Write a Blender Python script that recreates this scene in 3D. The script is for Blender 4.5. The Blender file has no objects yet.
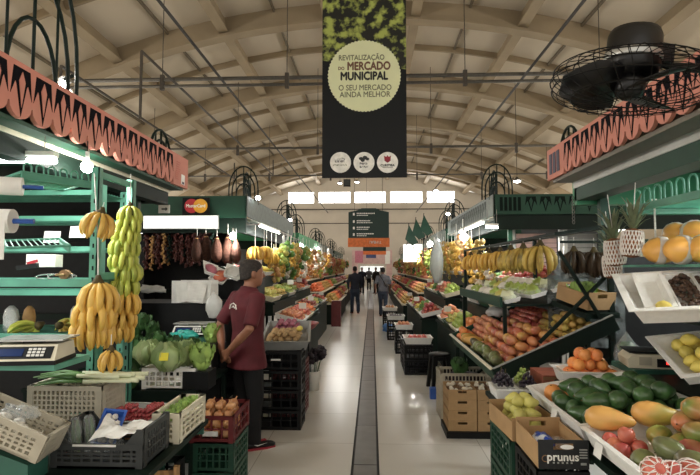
import bpy, bmesh, math, random
from mathutils import Vector, Matrix, Euler, noise
random.seed(11)
S = bpy.context.scene; COL = S.collection
PI = math.pi; R = math.radians; V = Vector
# ---------------------------------------------------------------- camera, world, light, exposure
FP = 520.0                                   # focal length in pixels of a 700 px wide frame
CAM = V((0, 0, 1.65))
PITCH = math.atan(30.5 / FP); YAW = math.atan(22 / FP * math.cos(PITCH))
cd = bpy.data.cameras.new('camera'); cam = bpy.data.objects.new('camera', cd); COL.objects.link(cam)
cd.sensor_width = 36; cd.sensor_fit = 'HORIZONTAL'; cd.lens = 36 * FP / 700; cd.clip_start = .02; cd.clip_end = 200
cam.location = CAM; cam.rotation_euler = (PI / 2 + PITCH, 0, YAW); S.camera = cam
RM = cam.rotation_euler.to_matrix()
def at(px, py, Y):                            # the point of the hall seen at (px, py) that lies Y metres down the aisle
    d = RM @ V(((px - 350) / FP, (237.5 - py) / FP, -1)); return CAM + d * (Y / d.y)
w = bpy.data.worlds.new('world'); S.world = w; w.use_nodes = True
w.node_tree.nodes['Background'].inputs[0].default_value = (1, .95, .88, 1)
w.node_tree.nodes['Background'].inputs[1].default_value = 1.0
def area(name, loc, rot, sx, sy, power, col=(1, 1, 1)):
    l = bpy.data.lights.new(name, 'AREA'); l.shape = 'RECTANGLE'; l.size = sx; l.size_y = sy; l.energy = power; l.color = col
    o = bpy.data.objects.new(name, l); COL.objects.link(o); o.location = loc; o.rotation_euler = rot; return o
def bulb(name, loc, power, col=(1, .97, .9), r=.05):
    l = bpy.data.lights.new(name, 'POINT'); l.energy = power; l.color = col; l.shadow_soft_size = r
    o = bpy.data.objects.new(name, l); COL.objects.link(o); o.location = loc; return o
# fill added as if from unseen high side windows, and daylight through the windows of the end wall
for sd in (-1, 1):
    area('side_fill_light', (sd * 14.6, 20, 4.5), (0, sd * R(90), 0), 1.3, 44, 1150, (1, .93, .82))
area('daylight_end', (0, 45.6, 7.9), (R(-80), 0, 0), 14.5, 1.0, 220, (1, .97, .92))
S.view_settings.view_transform = 'Standard'; S.view_settings.look = 'None'; S.view_settings.gamma = 1
S.view_settings.exposure = 0.45
S.view_settings.use_curve_mapping = False
S.cycles.use_denoising = True; S.cycles.sample_clamp_indirect = 6; S.cycles.max_bounces = 7
S.cycles.caustics_reflective = False; S.cycles.caustics_refractive = False
# ---------------------------------------------------------------- materials
def lin(h):
    if not isinstance(h, str): return tuple(h)
    c = [int(h[i:i + 2], 16) / 255 for i in (0, 2, 4)]
    return tuple(x / 12.92 if x < .04045 else ((x + .055) / 1.055) ** 2.4 for x in c)
def M(name, col, rough=.5, var=.12, scale=8, metal=0, bump=0, col2=None, rand=0, hue=0, coat=0, emit=0, trans=0, alpha=1, bscale=None, wave=0, detail=3, lo=.35, hi=.65, spec=.5):
    m = bpy.data.materials.new(name); m.use_nodes = True; nt = m.node_tree; N = nt.nodes; L = nt.links
    b = N['Principled BSDF']; c = lin(col)
    c1 = [max(0, x * (1 - var)) for x in c]; c2 = lin(col2) if col2 else [min(1, x * (1 + var)) for x in c]
    if col2: c1 = c
    tc = N.new('ShaderNodeTexCoord'); nz = N.new('ShaderNodeTexNoise'); nz.inputs['Scale'].default_value = scale; nz.inputs['Detail'].default_value = detail
    cr = N.new('ShaderNodeValToRGB'); cr.color_ramp.elements[0].position = lo; cr.color_ramp.elements[1].position = hi
    cr.color_ramp.elements[0].color = (*c1, 1); cr.color_ramp.elements[1].color = (*c2, 1)
    oi = N.new('ShaderNodeObjectInfo'); vec = tc.outputs['Object']
    if rand or hue:
        ad = N.new('ShaderNodeVectorMath'); ad.operation = 'ADD'; sc = N.new('ShaderNodeVectorMath'); sc.operation = 'SCALE'; sc.inputs[0].default_value = (37, 17, 51)
        L.new(oi.outputs['Random'], sc.inputs['Scale']); L.new(vec, ad.inputs[0]); L.new(sc.outputs[0], ad.inputs[1]); vec = ad.outputs[0]
    L.new(vec, nz.inputs['Vector']); fac = nz.outputs['Fac']
    if wave:
        wv = N.new('ShaderNodeTexWave'); wv.inputs['Scale'].default_value = wave; wv.inputs['Distortion'].default_value = 3; L.new(vec, wv.inputs['Vector']); fac = wv.outputs['Fac']
    L.new(fac, cr.inputs['Fac']); out = cr.outputs['Color']
    if rand or hue:
        hs = N.new('ShaderNodeHueSaturation'); mv = N.new('ShaderNodeMapRange'); mv.inputs['To Min'].default_value = 1 - rand; mv.inputs['To Max'].default_value = 1 + rand
        L.new(oi.outputs['Random'], mv.inputs['Value']); L.new(mv.outputs[0], hs.inputs['Value'])
        if hue:
            mh = N.new('ShaderNodeMapRange'); mh.inputs['To Min'].default_value = .5 - hue; mh.inputs['To Max'].default_value = .5 + hue
            fr = N.new('ShaderNodeMath'); fr.operation = 'FRACT'; mu = N.new('ShaderNodeMath'); mu.operation = 'MULTIPLY'; mu.inputs[1].default_value = 7.31
            L.new(oi.outputs['Random'], mu.inputs[0]); L.new(mu.outputs[0], fr.inputs[0]); L.new(fr.outputs[0], mh.inputs['Value']); L.new(mh.outputs[0], hs.inputs['Hue'])
        hs.inputs['Saturation'].default_value = .9
        L.new(out, hs.inputs['Color']); out = hs.outputs['Color']
    L.new(out, b.inputs['Base Color']); b.inputs['Roughness'].default_value = rough; b.inputs['Metallic'].default_value = metal
    b.inputs['Coat Weight'].default_value = coat; b.inputs['Coat Roughness'].default_value = .15
    b.inputs['Specular IOR Level'].default_value = spec
    if trans: b.inputs['Transmission Weight'].default_value = trans; b.inputs['IOR'].default_value = 1.25
    b.inputs['Alpha'].default_value = alpha
    if emit: b.inputs['Emission Color'].default_value = (*c, 1); b.inputs['Emission Strength'].default_value = emit
    if bump:
        bn = N.new('ShaderNodeBump'); bn.inputs['Strength'].default_value = bump; bn.inputs['Distance'].default_value = .01
        if bscale:
            n2 = N.new('ShaderNodeTexNoise'); n2.inputs['Scale'].default_value = bscale; L.new(tc.outputs['Object'], n2.inputs['Vector']); L.new(n2.outputs['Fac'], bn.inputs['Height'])
        else: L.new(fac, bn.inputs['Height'])
        L.new(bn.outputs[0], b.inputs['Normal'])
    return m
MT = {}
def mt(k, *a, **kw): MT[k] = M(k, *a, **kw)
mt('panel', 'cdc1ad', .8, .06, .6, bump=.1); mt('beam', '96866c', .7, .08, 1.2); mt('teebar', '6a604f', .7)
mt('wall', 'c4bbac', .8, .05, .8); mt('sidewall', 'b5a790', .8, .05, .8)
mt('steel', '6b6862', .4, .1, 20, metal=.7); mt('conduit', '433c33', .6); mt('chrome', 'c9c9c6', .2, .05, metal=.9)
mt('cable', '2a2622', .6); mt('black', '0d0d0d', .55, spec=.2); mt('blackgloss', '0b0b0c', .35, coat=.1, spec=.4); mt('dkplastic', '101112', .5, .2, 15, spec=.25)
mt('greydark', '3d3f3e', .5, .15, 12, spec=.3); mt('white', 'e6e4de', .5, .04); mt('whitegloss', 'eeece6', .25, .03); mt('paper', 'eceae4', .8, .04, 12, bump=.3)
mt('styro', 'efeee9', .7, .03, 40, bump=.15); mt('cream', 'd8d0b8', .5, .05); mt('greybeige', 'b3ab98', .6, .08, 14); mt('greytray', '9b9c98', .5, .06)
mt('teal', '5a9c86', .45, .14, 6, bump=.05); mt('tealdark', '2f5f50', .5, .15, 6); mt('green', '1a4030', .5, .12, 4, spec=.3); mt('greendk', '0c1c15', .55, .15, 4, spec=.2)
mt('greenlt', '3d8c62', .5, .1, 4); mt('greencrate', '17402f', .5, .12, 10)
mt('pink', 'bd7d6d', .6, .05, 5, spec=.2); mt('motif', '0c0a10', .8, spec=.08); mt('motifgreen', '0a1712', .6, spec=.1); mt('stripe', '2b2740', .5)
mt('sidefascia', '56605a', .55, .2, 14, wave=0); mt('maroonbox', '5e1b1e', .45, .12, 9); mt('redbowl', 'a02c33', .4)
mt('cardboard', 'b08d62', .75, .1, 7, bump=.1); mt('cardboarddk', '7e5f40', .75, .15, 7, bump=.1); mt('cardprint', '8a4a36', .7, .2, 12); mt('wood', 'b98f5e', .6, .2, 5, wave=6, bump=.1)
mt('steelsheet', 'b7b7b2', .3, .08, 5, metal=.6)
mt('lampglow', 'ffffff', emit=14); mt('tubeglow', 'f4fff8', emit=9); mt('lightbox', 'eef2ee', emit=.8); mt('skyglass', 'ffffff', emit=3.2); mt('lcdblue', '1c2c54', .2, emit=.25); mt('redled', 'ff3028', emit=2)
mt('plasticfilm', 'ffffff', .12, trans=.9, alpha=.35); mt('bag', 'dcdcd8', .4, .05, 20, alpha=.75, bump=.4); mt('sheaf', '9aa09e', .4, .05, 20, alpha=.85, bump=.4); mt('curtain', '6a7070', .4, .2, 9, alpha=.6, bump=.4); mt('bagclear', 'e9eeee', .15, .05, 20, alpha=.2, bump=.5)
mt('tealbag', '2d9c8f', .4, .25, 20, bump=.5); mt('bluebag', '4d7fc0', .4, .2); mt('netfoam', 'f3ece6', .6)
mt('orangestrip', 'd8743c', .6); mt('signgreen', '17302a', .5, .04); mt('signwhite', 'e8e6df', .6)
mt('bannerblk', '111416', .5, .05, 3, spec=.25); mt('bannercream', 'dcdfb4', .6, .02, 3); mt('brownprint', '6b4a38', .6); mt('oliveprint', '6a6b52', .6); mt('blackprint', '16181a', .6); mt('crestred', '8c2533', .6)
mt('cardred', 'b3202c', .5); mt('cardyellow', 'e2a52c', .5); mt('bluestuff', '2c57a8', .4)
mt('skin', '8f6048', .5, .08, 10, bump=.05); mt('skindk', '6d4836', .5, .08, 10); mt('hairgrey', '2e2824', .85, .5, 60, bump=.6); mt('hairblk', '14110f', .8, .3, 50, bump=.5)
mt('maroonshirt', '561820', .8, .14, 9, bump=.25); mt('trousers', '0c0c0e', .85, .2, 8, bump=.2); mt('shoe', '101012', .4); mt('shoered', '9c2b38', .5)
mt('navy', '1d2230', .85, .2, 8); mt('jeans', '2c3545', .85, .2, 10); mt('greyshirt', '5a5c63', .85, .15, 10); mt('whiteshirt', 'c9c7c2', .85, .08)
# produce
mt('banana', 'dfae2a', .45, .1, 10, col2='bf8a22', rand=.1, lo=.5, hi=.85); mt('bananagreen', 'c3c53c', .45, col2='8aa02f', scale=5, rand=.12, lo=.35, hi=.75); mt('bananaplain', 'cfae3b', .5, col2='5b4a22', scale=9, rand=.1, lo=.45, hi=.75)
mt('crown', '4f4426', .8); mt('bananadark', '3a2c1c', .6, .3, 8)
mt('orange', 'f08a1c', .42, .08, 6, bump=.25, bscale=90, rand=.1, hue=.01); mt('tangerine', 'e87a1e', .42, .1, 6, rand=.12, hue=.012, bump=.2, bscale=80)
mt('mango', '8a9a3e', .35, col2='c05a35', scale=6, rand=.18, hue=.03, coat=.25, lo=.38, hi=.62); mt('mangored', 'd08a3c', .38, col2='b0553e', scale=7, rand=.16, hue=.03, coat=.2, lo=.4, hi=.65)
mt('mangogreen', '7e8e47', .35, col2='5b5140', scale=5, rand=.2, hue=.02, coat=.25); mt('papaya', 'dba03a', .4, col2='8f9a35', scale=5, rand=.1, lo=.48, hi=.78)
mt('avocado', '3f6a30', .35, col2='264820', scale=14, rand=.2, coat=.3, bump=.3, bscale=60); mt('apple', 'a5242a', .3, col2='d98a4a', scale=6, rand=.15, coat=.3, lo=.45, hi=.8); mt('nectarine', 'b8322c', .35, col2='e07a4a', scale=6, rand=.2, coat=.2, lo=.4, hi=.7)
mt('greenapple', '9fb44a', .35, .12, 6, rand=.12, coat=.2); mt('lemon', 'e6cf4a', .42, .08, 8, rand=.1, bump=.2, bscale=80); mt('pear', 'c9c25a', .45, .12, 8, rand=.12); mt('lime', '5f8f35', .4, .1, 8, rand=.1)
mt('melon', 'f5ae14', .35, .1, 5, rand=.06, coat=.7); mt('peach', 'df9a5e', .6, col2='c2604a', scale=6, rand=.12); mt('plum', '3d1a30', .35, .2, 7, rand=.15); mt('tomato', 'c6392a', .3, .1, 6, rand=.1, coat=.3); mt('cherrytomato', 'a92a33', .28, .2, 8, rand=.25, coat=.3)
mt('onion', 'd79a58', .4, col2='b06f35', scale=5, rand=.12, coat=.15, bump=.1); mt('onionred', 'a3566a', .4, .2, 5, rand=.15); mt('garlic', 'e6dfd2', .6, .1, 12, rand=.06); mt('potato', 'b99662', .8, .12, 9, rand=.12); mt('yellowfruit', 'bd9a3e', .5, .25, 8, rand=.15, hue=.02)
mt('lettuce', '86a850', .5, col2='a9cc58', scale=9, rand=.1); mt('lettucedk', '3f6a2c', .5, col2='27481f', scale=9, rand=.2); mt('cabbage', 'b4c489', .45, col2='7d9a55', scale=5, rand=.12); mt('leekwhite', 'dfe3c0', .5, .05); mt('leekgreen', '4f7a3a', .5, .2, 7, rand=.15); mt('yellowtag', 'e0d23a', .6)
mt('pineleaf', '6f7a5c', .6, .25, 12); mt('pineskin', 'a8673a', .7, col2='5c3a22', scale=20, bump=.5); mt('chili', '57231d', .4, .3, 14, rand=.3); mt('corn', 'b98a45', .6, .25, 10, rand=.2); mt('sausage', '3d2318', .8, .4, 30, rand=.25, bump=.8, spec=.2); mt('darkleaf', '2a1f28', .7, .4, 9, rand=.3); mt('dryfruit', '4a3528', .6, .35, 40, bump=.6); mt('grapedk', '241828', .3, .2, 8, rand=.2, coat=.3); mt('mushroom', 'e3d9c4', .6, .06, 12)
# ---------------------------------------------------------------- mesh helpers
class MB:
    def __init__(s): s.v = []; s.f = []; s.m = []
    def add(s, vs, fs, m=0):
        o = len(s.v); s.v += [tuple(x) for x in vs]; s.f += [tuple(i + o for i in f) for f in fs]; s.m += [m] * len(fs); return s
    def hexa(s, p, m=0): return s.add(p, [(0, 3, 2, 1), (4, 5, 6, 7), (0, 1, 5, 4), (1, 2, 6, 5), (2, 3, 7, 6), (3, 0, 4, 7)], m)
    def box(s, c, d, m=0, mat=None):
        x, y, z = [k / 2 for k in d]; P = [V((a * x, b * y, e * z)) for e in (-1, 1) for a, b in ((-1, -1), (1, -1), (1, 1), (-1, 1))]
        P = [(mat @ q if mat else q) + V(c) for q in P]; return s.hexa(P, m)
    def bx(s, x0, x1, y0, y1, z0, z1, m=0): return s.box(((x0 + x1) / 2, (y0 + y1) / 2, (z0 + z1) / 2), (x1 - x0, y1 - y0, z1 - z0), m)
    def bar(s, a, b, w, h=None, m=0, up=(0, 0, 1)):
        a = V(a); b = V(b); d = (b - a).normalized(); u = V(up)
        if abs(d.dot(u)) > .98: u = V((0, 1, 0))
        x = d.cross(u).normalized(); u = x.cross(d).normalized(); x = x * w / 2; u = u * (h or w) / 2
        return s.hexa([a - x - u, a + x - u, b + x - u, b - x - u, a - x + u, a + x + u, b + x + u, b - x + u], m)
    def tube(s, pts, r, n=8, m=0, cap=True, sq=1):
        pts = [V(p) for p in pts]; rs = r if isinstance(r, (list, tuple)) else [r] * len(pts); o = len(s.v); pu = None
        for i, p in enumerate(pts):
            d = (pts[min(i + 1, len(pts) - 1)] - pts[max(i - 1, 0)]).normalized()
            u = pu if pu else (V((0, 0, 1)) if abs(d.z) < .9 else V((0, 1, 0)))
            x = d.cross(u).normalized(); u = x.cross(d).normalized(); pu = u
            for k in range(n):
                t = 2 * PI * k / n; s.v.append(tuple(p + (x * math.cos(t) + u * math.sin(t) * sq) * rs[i]))
        for i in range(len(pts) - 1):
            for k in range(n):
                a = o + i * n + k; b = o + i * n + (k + 1) % n; s.f.append((a, b, b + n, a + n)); s.m.append(m)
        if cap:
            s.f.append(tuple(o + k for k in reversed(range(n)))); s.m.append(m)
            e = o + (len(pts) - 1) * n; s.f.append(tuple(e + k for k in range(n))); s.m.append(m)
        return s
    def loft(s, rings, m=0):                       # rings: lists of the same number of points, closed at both ends
        n = len(rings[0]); o = len(s.v)
        for r in rings: s.v += [tuple(p) for p in r]
        for i in range(len(rings) - 1):
            for k in range(n):
                a = o + i * n + k; b = o + i * n + (k + 1) % n; s.f.append((a, b, b + n, a + n)); s.m.append(m)
        s.f.append(tuple(o + k for k in reversed(range(n)))); s.m.append(m)
        e = o + (len(rings) - 1) * n; s.f.append(tuple(e + k for k in range(n))); s.m.append(m); return s
    def lathe(s, prof, n=12, c=(0, 0, 0), m=0, sx=1, sy=1):
        c = V(c); return s.loft([[c + V((r * sx * math.cos(2 * PI * k / n), r * sy * math.sin(2 * PI * k / n), z)) for k in range(n)] for r, z in prof], m)
    def prism(s, pts, y0, y1, m=0):                # outline in x,z pulled along y
        n = len(pts); o = len(s.v); s.v += [(p[0], y0, p[1]) for p in pts] + [(p[0], y1, p[1]) for p in pts]
        s.f.append(tuple(range(o, o + n))); s.f.append(tuple(reversed(range(o + n, o + 2 * n)))); s.m += [m, m]
        for k in range(n): a = o + k; b = o + (k + 1) % n; s.f.append((a, a + n, b + n, b)); s.m.append(m)
        return s
    def mesh(s, name, mats, smooth=False):
        me = bpy.data.meshes.new(name); me.from_pydata(s.v, [], s.f); me.update()
        bm = bmesh.new(); bm.from_mesh(me); bmesh.ops.recalc_face_normals(bm, faces=bm.faces); bm.to_mesh(me); bm.free()
        for k in (mats if isinstance(mats, (list, tuple)) else [mats]): me.materials.append(MT[k])
        me.polygons.foreach_set('material_index', s.m); me.polygons.foreach_set('use_smooth', [smooth] * len(s.m)); me.update(); return me
def tag(o, label=None, cat=None, group=None, kind=None):
    if label: o['label'] = label
    if cat: o['category'] = cat
    if group: o['group'] = group
    if kind: o['kind'] = kind
    return o
def ob(name, data, parent=None, loc=(0, 0, 0), rot=(0, 0, 0), sc=None):
    o = bpy.data.objects.new(name, data); COL.objects.link(o); o.parent = parent; o.location = loc
    if isinstance(rot, Matrix): o.rotation_euler = rot.to_3x3().to_euler()
    else: o.rotation_euler = rot
    if sc is not None: o.scale = (sc, sc, sc) if isinstance(sc, (int, float)) else sc
    return o
def thing(name, label, cat, loc=(0, 0, 0), rot=(0, 0, 0), group=None, data=None, sc=None): return tag(ob(name, data, None, loc, rot, sc), label, cat, group)
def part(name, mb, mats, parent, smooth=False, loc=(0, 0, 0), rot=(0, 0, 0)): return ob(name, mb.mesh(name, mats, smooth) if isinstance(mb, MB) else mb, parent, loc, rot)
def solo(name, mb, mats, label, cat, loc=(0, 0, 0), rot=(0, 0, 0), group=None, smooth=False): return thing(name, label, cat, loc, rot, group, mb.mesh(name, mats, smooth))
def struct(name, mb, mats, smooth=False): return tag(ob(name, mb.mesh(name, mats, smooth)), kind='structure')
def text(s, size, matk, parent, loc, rot, name='lettering', depth=.002, align='CENTER', xs=1, bold=0):
    c = bpy.data.curves.new('t', 'FONT'); c.body = s; c.size = size; c.extrude = depth; c.align_x = align; c.align_y = 'CENTER'; c.resolution_u = 3; 
    o = bpy.data.objects.new('t', c); COL.objects.link(o); dg = bpy.context.evaluated_depsgraph_get(); me = bpy.data.meshes.new_from_object(o.evaluated_get(dg)); bpy.data.objects.remove(o)
    me.name = name; me.materials.clear()
    if bold:                                       # heavier strokes: the outline repeated a hair to each side
        vs = [tuple(v.co) for v in me.vertices]; fs = [tuple(p.vertices) for p in me.polygons]; n = len(vs); V2 = []; F2 = []
        for q, (ox, oy) in enumerate(((0, 0), (bold, 0), (-bold, 0), (0, bold), (0, -bold))): V2 += [(x + ox, y + oy, z + q * 2e-5) for x, y, z in vs]; F2 += [tuple(i + q * n for i in f) for f in fs]
        me = bpy.data.meshes.new(name); me.from_pydata(V2, [], F2); me.update(); me.materials.append(MT[matk]); return ob(name, me, parent, loc, rot, (xs, 1, 1))
def arc(c, rx, rz, a0, a1, n, ax='x', off=0):
    out = []
    for i in range(n + 1):
        a = a0 + (a1 - a0) * i / n; h = rx * math.cos(a); z = rz * math.sin(a)
        out.append(V(c) + (V((h, off, z)) if ax == 'x' else V((off, h, z))))
    return out
# ---------------------------------------------------------------- the hall
RV = 25.0; ZC = 10.0 - RV
def vz(x): return ZC + math.sqrt(RV * RV - x * x)
YN, YF = -8.0, 46.0
MF = M('floor_stone', 'e6e3dc', .2, .0, 1.0, spec=.55)
nt = MF.node_tree; N = nt.nodes; L = nt.links; b = N['Principled BSDF']; src = b.inputs['Base Color'].links[0].from_socket
tcn = N.new('ShaderNodeTexCoord'); bt = N.new('ShaderNodeTexBrick'); bt.inputs['Scale'].default_value = 1; bt.offset = 0; bt.inputs['Mortar Size'].default_value = .004; bt.inputs['Brick Width'].default_value = 1.0; bt.inputs['Row Height'].default_value = 1.0
bt.inputs['Color1'].default_value = (1, 1, 1, 1); bt.inputs['Color2'].default_value = (.93, .93, .92, 1); bt.inputs['Mortar'].default_value = (.62, .6, .57, 1)
L.new(tcn.outputs['Object'], bt.inputs['Vector']); mx = N.new('ShaderNodeMix'); mx.data_type = 'RGBA'; mx.blend_type = 'MULTIPLY'; mx.inputs[0].default_value = 1
sp = N.new('ShaderNodeTexNoise'); sp.inputs['Scale'].default_value = 1.3; sp.inputs['Detail'].default_value = 2; L.new(tcn.outputs['Object'], sp.inputs['Vector'])
mr = N.new('ShaderNodeMapRange'); mr.inputs['From Min'].default_value = .3; mr.inputs['From Max'].default_value = .7; mr.inputs['To Min'].default_value = .25; mr.inputs['To Max'].default_value = .29; L.new(sp.outputs['Fac'], mr.inputs['Value'])
L.new(src, mx.inputs[6]); L.new(bt.outputs['Color'], mx.inputs[7]); L.new(mx.outputs[2], b.inputs['Base Color']); MT['floor'] = MF
mt('slab', '6a6764', .3, .14, 5, rand=.12); mt('groove', '1d1c1b', .6)
fl = struct('floor', MB().bx(-15, 15, YN, YF, -.2, 0), 'floor')
sl = MB().bx(-.095, .095, -.54, .54, -.01, .006).mesh('drain_slab', 'slab')
part('drain_channel', MB().bx(-.175, .055, YN, YF, -.005, .0015), 'groove', fl)
for i in range(48): ob('drain_slab', sl, fl, (-.06, -5.9 + i * 1.09, .001))
for x in (-.17, .05): part('edge_rail', MB().bx(x - .006, x + .006, YN, YF, -.004, .007), 'black', fl)
# end wall with five windows
WX = [(-7.5, -5.13), (-4.78, -1.86), (-1.6, 1.26), (1.6, 4.5), (4.85, 7.34)]; WZ0, WZ1 = 7.4, 8.46
m = MB().bx(-15, 15, YF, YF + .3, 0, WZ0)
xs = [-15] + [k for a in WX for k in a] + [15]
for i in range(0, len(xs), 2):
    if i in (0, len(xs) - 2):
        a, bb = xs[i], xs[i + 1]; q = [(a, WZ0), (bb, WZ0)] + [(x, min(WZ1, max(WZ0 + .01, vz(x)))) for x in [bb + (a - bb) * k / 8 for k in range(9)]]
        m.prism(q, YF, YF + .3)
    else: m.bx(xs[i], xs[i + 1], YF, YF + .3, WZ0, WZ1)
m.prism([(-8.5, WZ1), (8.5, WZ1)] + [(8.5 - 17 * k / 20, vz(8.5 - 17 * k / 20)) for k in range(21)], YF, YF + .3)
we = struct('wall_end', m, 'wall')
part('conduit', MB().tube([(-15, YF - .1, 6.85), (15, YF - .1, 6.85)], .05, 6), 'conduit', we); part('conduit', MB().tube([(-15, YF - .1, 5.6), (15, YF - .1, 5.6)], .04, 6), 'conduit', we)
for i, (a, bb) in enumerate(WX):
    wn = struct('window_%d' % (i + 1), MB().bx(a, bb, YF + .05, YF + .1, WZ0, WZ0 + .05).bx(a, bb, YF + .05, YF + .1, WZ1 - .05, WZ1).bx(a, a + .05, YF + .05, YF + .1, WZ0, WZ1).bx(bb - .05, bb, YF + .05, YF + .1, WZ0, WZ1), 'white')
    c = a + (bb - a) * (.42 if i == 0 else .5)
    part('mullion', MB().bx(c - .03, c + .03, YF + .05, YF + .1, WZ0, WZ1), 'white', wn)
    for p, q in ((a + .05, c - .03), (c + .03, bb - .05)): part('pane', MB().bx(p, q, YF + .07, YF + .09, WZ0 + .05, WZ1 - .05), 'skyglass', wn)
# side walls, with long glowing windows added unseen to light the roof
for sd, nm in ((-1, 'left'), (1, 'right')):
    a, bb = (15, 15.3) if sd > 0 else (-15.3, -15)
    struct('wall_' + nm, MB().bx(a, bb, YN, YF, 0, 3.8).bx(a, bb, YN, YF, 5.1, 5.5), 'sidewall')
    wn = struct('window_%d' % (6 if sd < 0 else 7), MB().bx(a, bb, YN, YF, 3.8, 3.85).bx(a, bb, YN, YF, 5.05, 5.1), 'white')  # added window, hidden behind the stalls, glowing for the roof
    for i in range(18): part('mullion', MB().bx(a, bb, YN + 3 * i + 1, YN + 3 * i + 1.08, 3.85, 5.05), 'white', wn)
    for i in range(18): part('pane', MB().bx(a + .1, a + .13, YN + 3 * i + (1.08 if i else 0), YN + 3 * i + 4, 3.85, 5.05), 'skyglass', wn)
# vaulted ceiling: shell, arch beams, purlins, tee bars and panels
def arcstrip(m, r0, r1, y0, y1, n=44, xm=15.0, k=0):
    am = math.asin(xm / RV)
    for i in range(n):
        a = -am + 2 * am * i / n; c = -am + 2 * am * (i + 1) / n
        P = [(math.sin(t) * r, y, ZC + math.cos(t) * r) for (t, r, y) in ((a, r0, y0), (c, r0, y0), (c, r0, y1), (a, r0, y1), (a, r1, y0), (c, r1, y0), (c, r1, y1), (a, r1, y1))]
        m.hexa(P, k)
    return m
ce = struct('ceiling', arcstrip(MB(), RV + .05, RV + .2, YN, YF + .3), 'panel')
ab = arcstrip(arcstrip(MB(), RV - .52, RV + .05, -.14, .14), RV - .6, RV - .52, -.22, .22).mesh('arch_beam', 'beam')
sb = arcstrip(MB(), RV - .2, RV + .05, -.05, .05).mesh('secondary_arch', 'beam')
for y in (4, 10, 16, 22, 28, 34, 40): ob('arch_beam', ab, ce, (0, y, 0))
for y in (1, 7, 13, 19, 25, 31, 37, 43): ob('secondary_arch', sb, ce, (0, y, 0))
pl = MB().bx(-.1, .1, -21, 21, -.42, .03).bx(-.15, .15, -21, 21, -.48, -.42).mesh('purlin', 'beam'); tb = MB().bx(-.03, .03, -21, 21, -.1, .03).mesh('tee_bar', 'teebar')
PX = [1.4, 4.75, 8.2, 11.6]; TX = [0, 3.08, 6.48, 9.9, 13.3]
for x in PX:
    for sd in (-1, 1): ob('purlin', pl, ce, (sd * x, 25, vz(x)), (0, sd * math.asin(x / RV), 0))
for x in TX:
    for sd in ((-1, 1) if x else (1,)): ob('tee_bar', tb, ce, (sd * x, 25, vz(x)), (0, sd * math.asin(x / RV), 0))
up = MB().bx(-.5, .5, -.5, .5, 0, 1).mesh('roof_panel', 'panel')
bx_ = sorted([sd * x for x in PX + TX[1:] + [14.9] for sd in (-1, 1)] + [0])
for i in range(len(bx_) - 1):
    a, c = bx_[i], bx_[i + 1]; xm = (a + c) / 2; th = math.asin(xm / RV)
    wd = math.hypot(c - a, vz(c) - vz(a)) - .05
    for k in range(14):
        dz = random.uniform(-.006, .006)
        ob('roof_panel', up, ce, (xm, 4 + 3 * k + 1.5, vz(xm) - .0 + dz), (0, th, 0), (wd, 2.94, .03))
# pipes and cables below the roof
def tubeobj(name, pts, r, mat, label, cat, group=None, n=6): return solo(name, MB().tube(pts, r, n), mat, label, cat, group=group)
for sd, s in ((-1, 'left'), (1, 'right')):
    tubeobj('roof_cable', [(sd * 3.9, 2, 6.55), (sd * 3.9, 45.9, 6.55)], .035, 'cable', 'long dark conduit running the length of the hall over the %s row of stalls' % s, 'conduit')
for i, (y, z, r, lb) in enumerate(((13.2, 6.6, .05, 'double steel pipe spanning the hall above the big banner top'), (20.9, 6.55, .05, 'steel pipe spanning the hall just behind the banner'), (27.5, 6.6, .04, 'thin steel pipe spanning the hall level with the foot of the banner'))):
    t = thing('cross_pipe', lb, 'pipe'); part('pipe', MB().tube([(-14.9, y, z), (14.9, y, z)], r, 6), 'steel', t)
    if i == 0: part('pipe', MB().tube([(-14.9, y, z - .18), (14.9, y, z - .18)], .04, 6), 'steel', t)
    for x in (-9, -5.5, -2.2, 2.4, 5.8, 9.2):
        part('bracket', MB().bx(x - .05, x + .05, y - .05, y + .05, z - .28, z + .12), 'conduit', t)
        part('hanger_rod', MB().tube([(x, y, z), (x, y, vz(x) - .05)], .012, 5), 'conduit', t)
for i, (x, z, y0, y1, zb) in enumerate(((-5.2, 6.55, 11.3, 27, 5.0), (-7.0, 6.2, 11.2, 26, 4.7))):
    tubeobj('conduit_loop', [(x, y0, zb), (x, y0, z), (x, y1, z), (x, y1, z + .8)], .035, 'conduit', ('brown conduit dropping beside the pink sign, nearer the aisle' if i == 0 else 'brown conduit dropping beside the pink sign, farther from the aisle'), 'conduit')
# high lamps hung from the vault
def pendant(x, y, z, lb, pw=60):
    t = thing('pendant_lamp', lb, 'lamp', (x, y, z)); part('rod', MB().tube([(0, 0, .14), (0, 0, vz(x) - z)], .012, 5), 'conduit', t)
    part('housing', MB().lathe([(.05, .16), (.08, .1), (.2, .03), (.2, 0), (.17, 0)], 12), 'steel', t, True); part('bulb', MB().lathe([(.05, .03), (.15, .0), (.12, -.05), (.04, -.07)], 12), 'lampglow', t, True)
    bulb('pendant_light', (x, y, z - .25), pw, r=.15)
p = at(340, 183, 38); pendant(p.x, p.y, p.z, 'high round lamp hanging near the end wall windows', 40); p = at(357, 182, 38); pendant(p.x, p.y, p.z, 'high round lamp beside another above the middle window', 40)
p = at(517, 181, 22); pendant(p.x, p.y, p.z, 'high round lamp hanging over the dark green stall with hoops', 60)
t = thing('wall_speaker', 'small black loudspeaker hanging below the banner', 'speaker', at(347, 183, 30)); part('cabinet', MB().box((0, 0, 0), (.4, .25, .4)), 'black', t); part('grille', MB().box((0, -.135, 0), (.32, .02, .32)), 'greydark', t); part('hanger_rod', MB().tube([(0, 0, .2), (0, 0, vz(-1.4) - t.location.z)], .012, 5), 'conduit', t)
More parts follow.
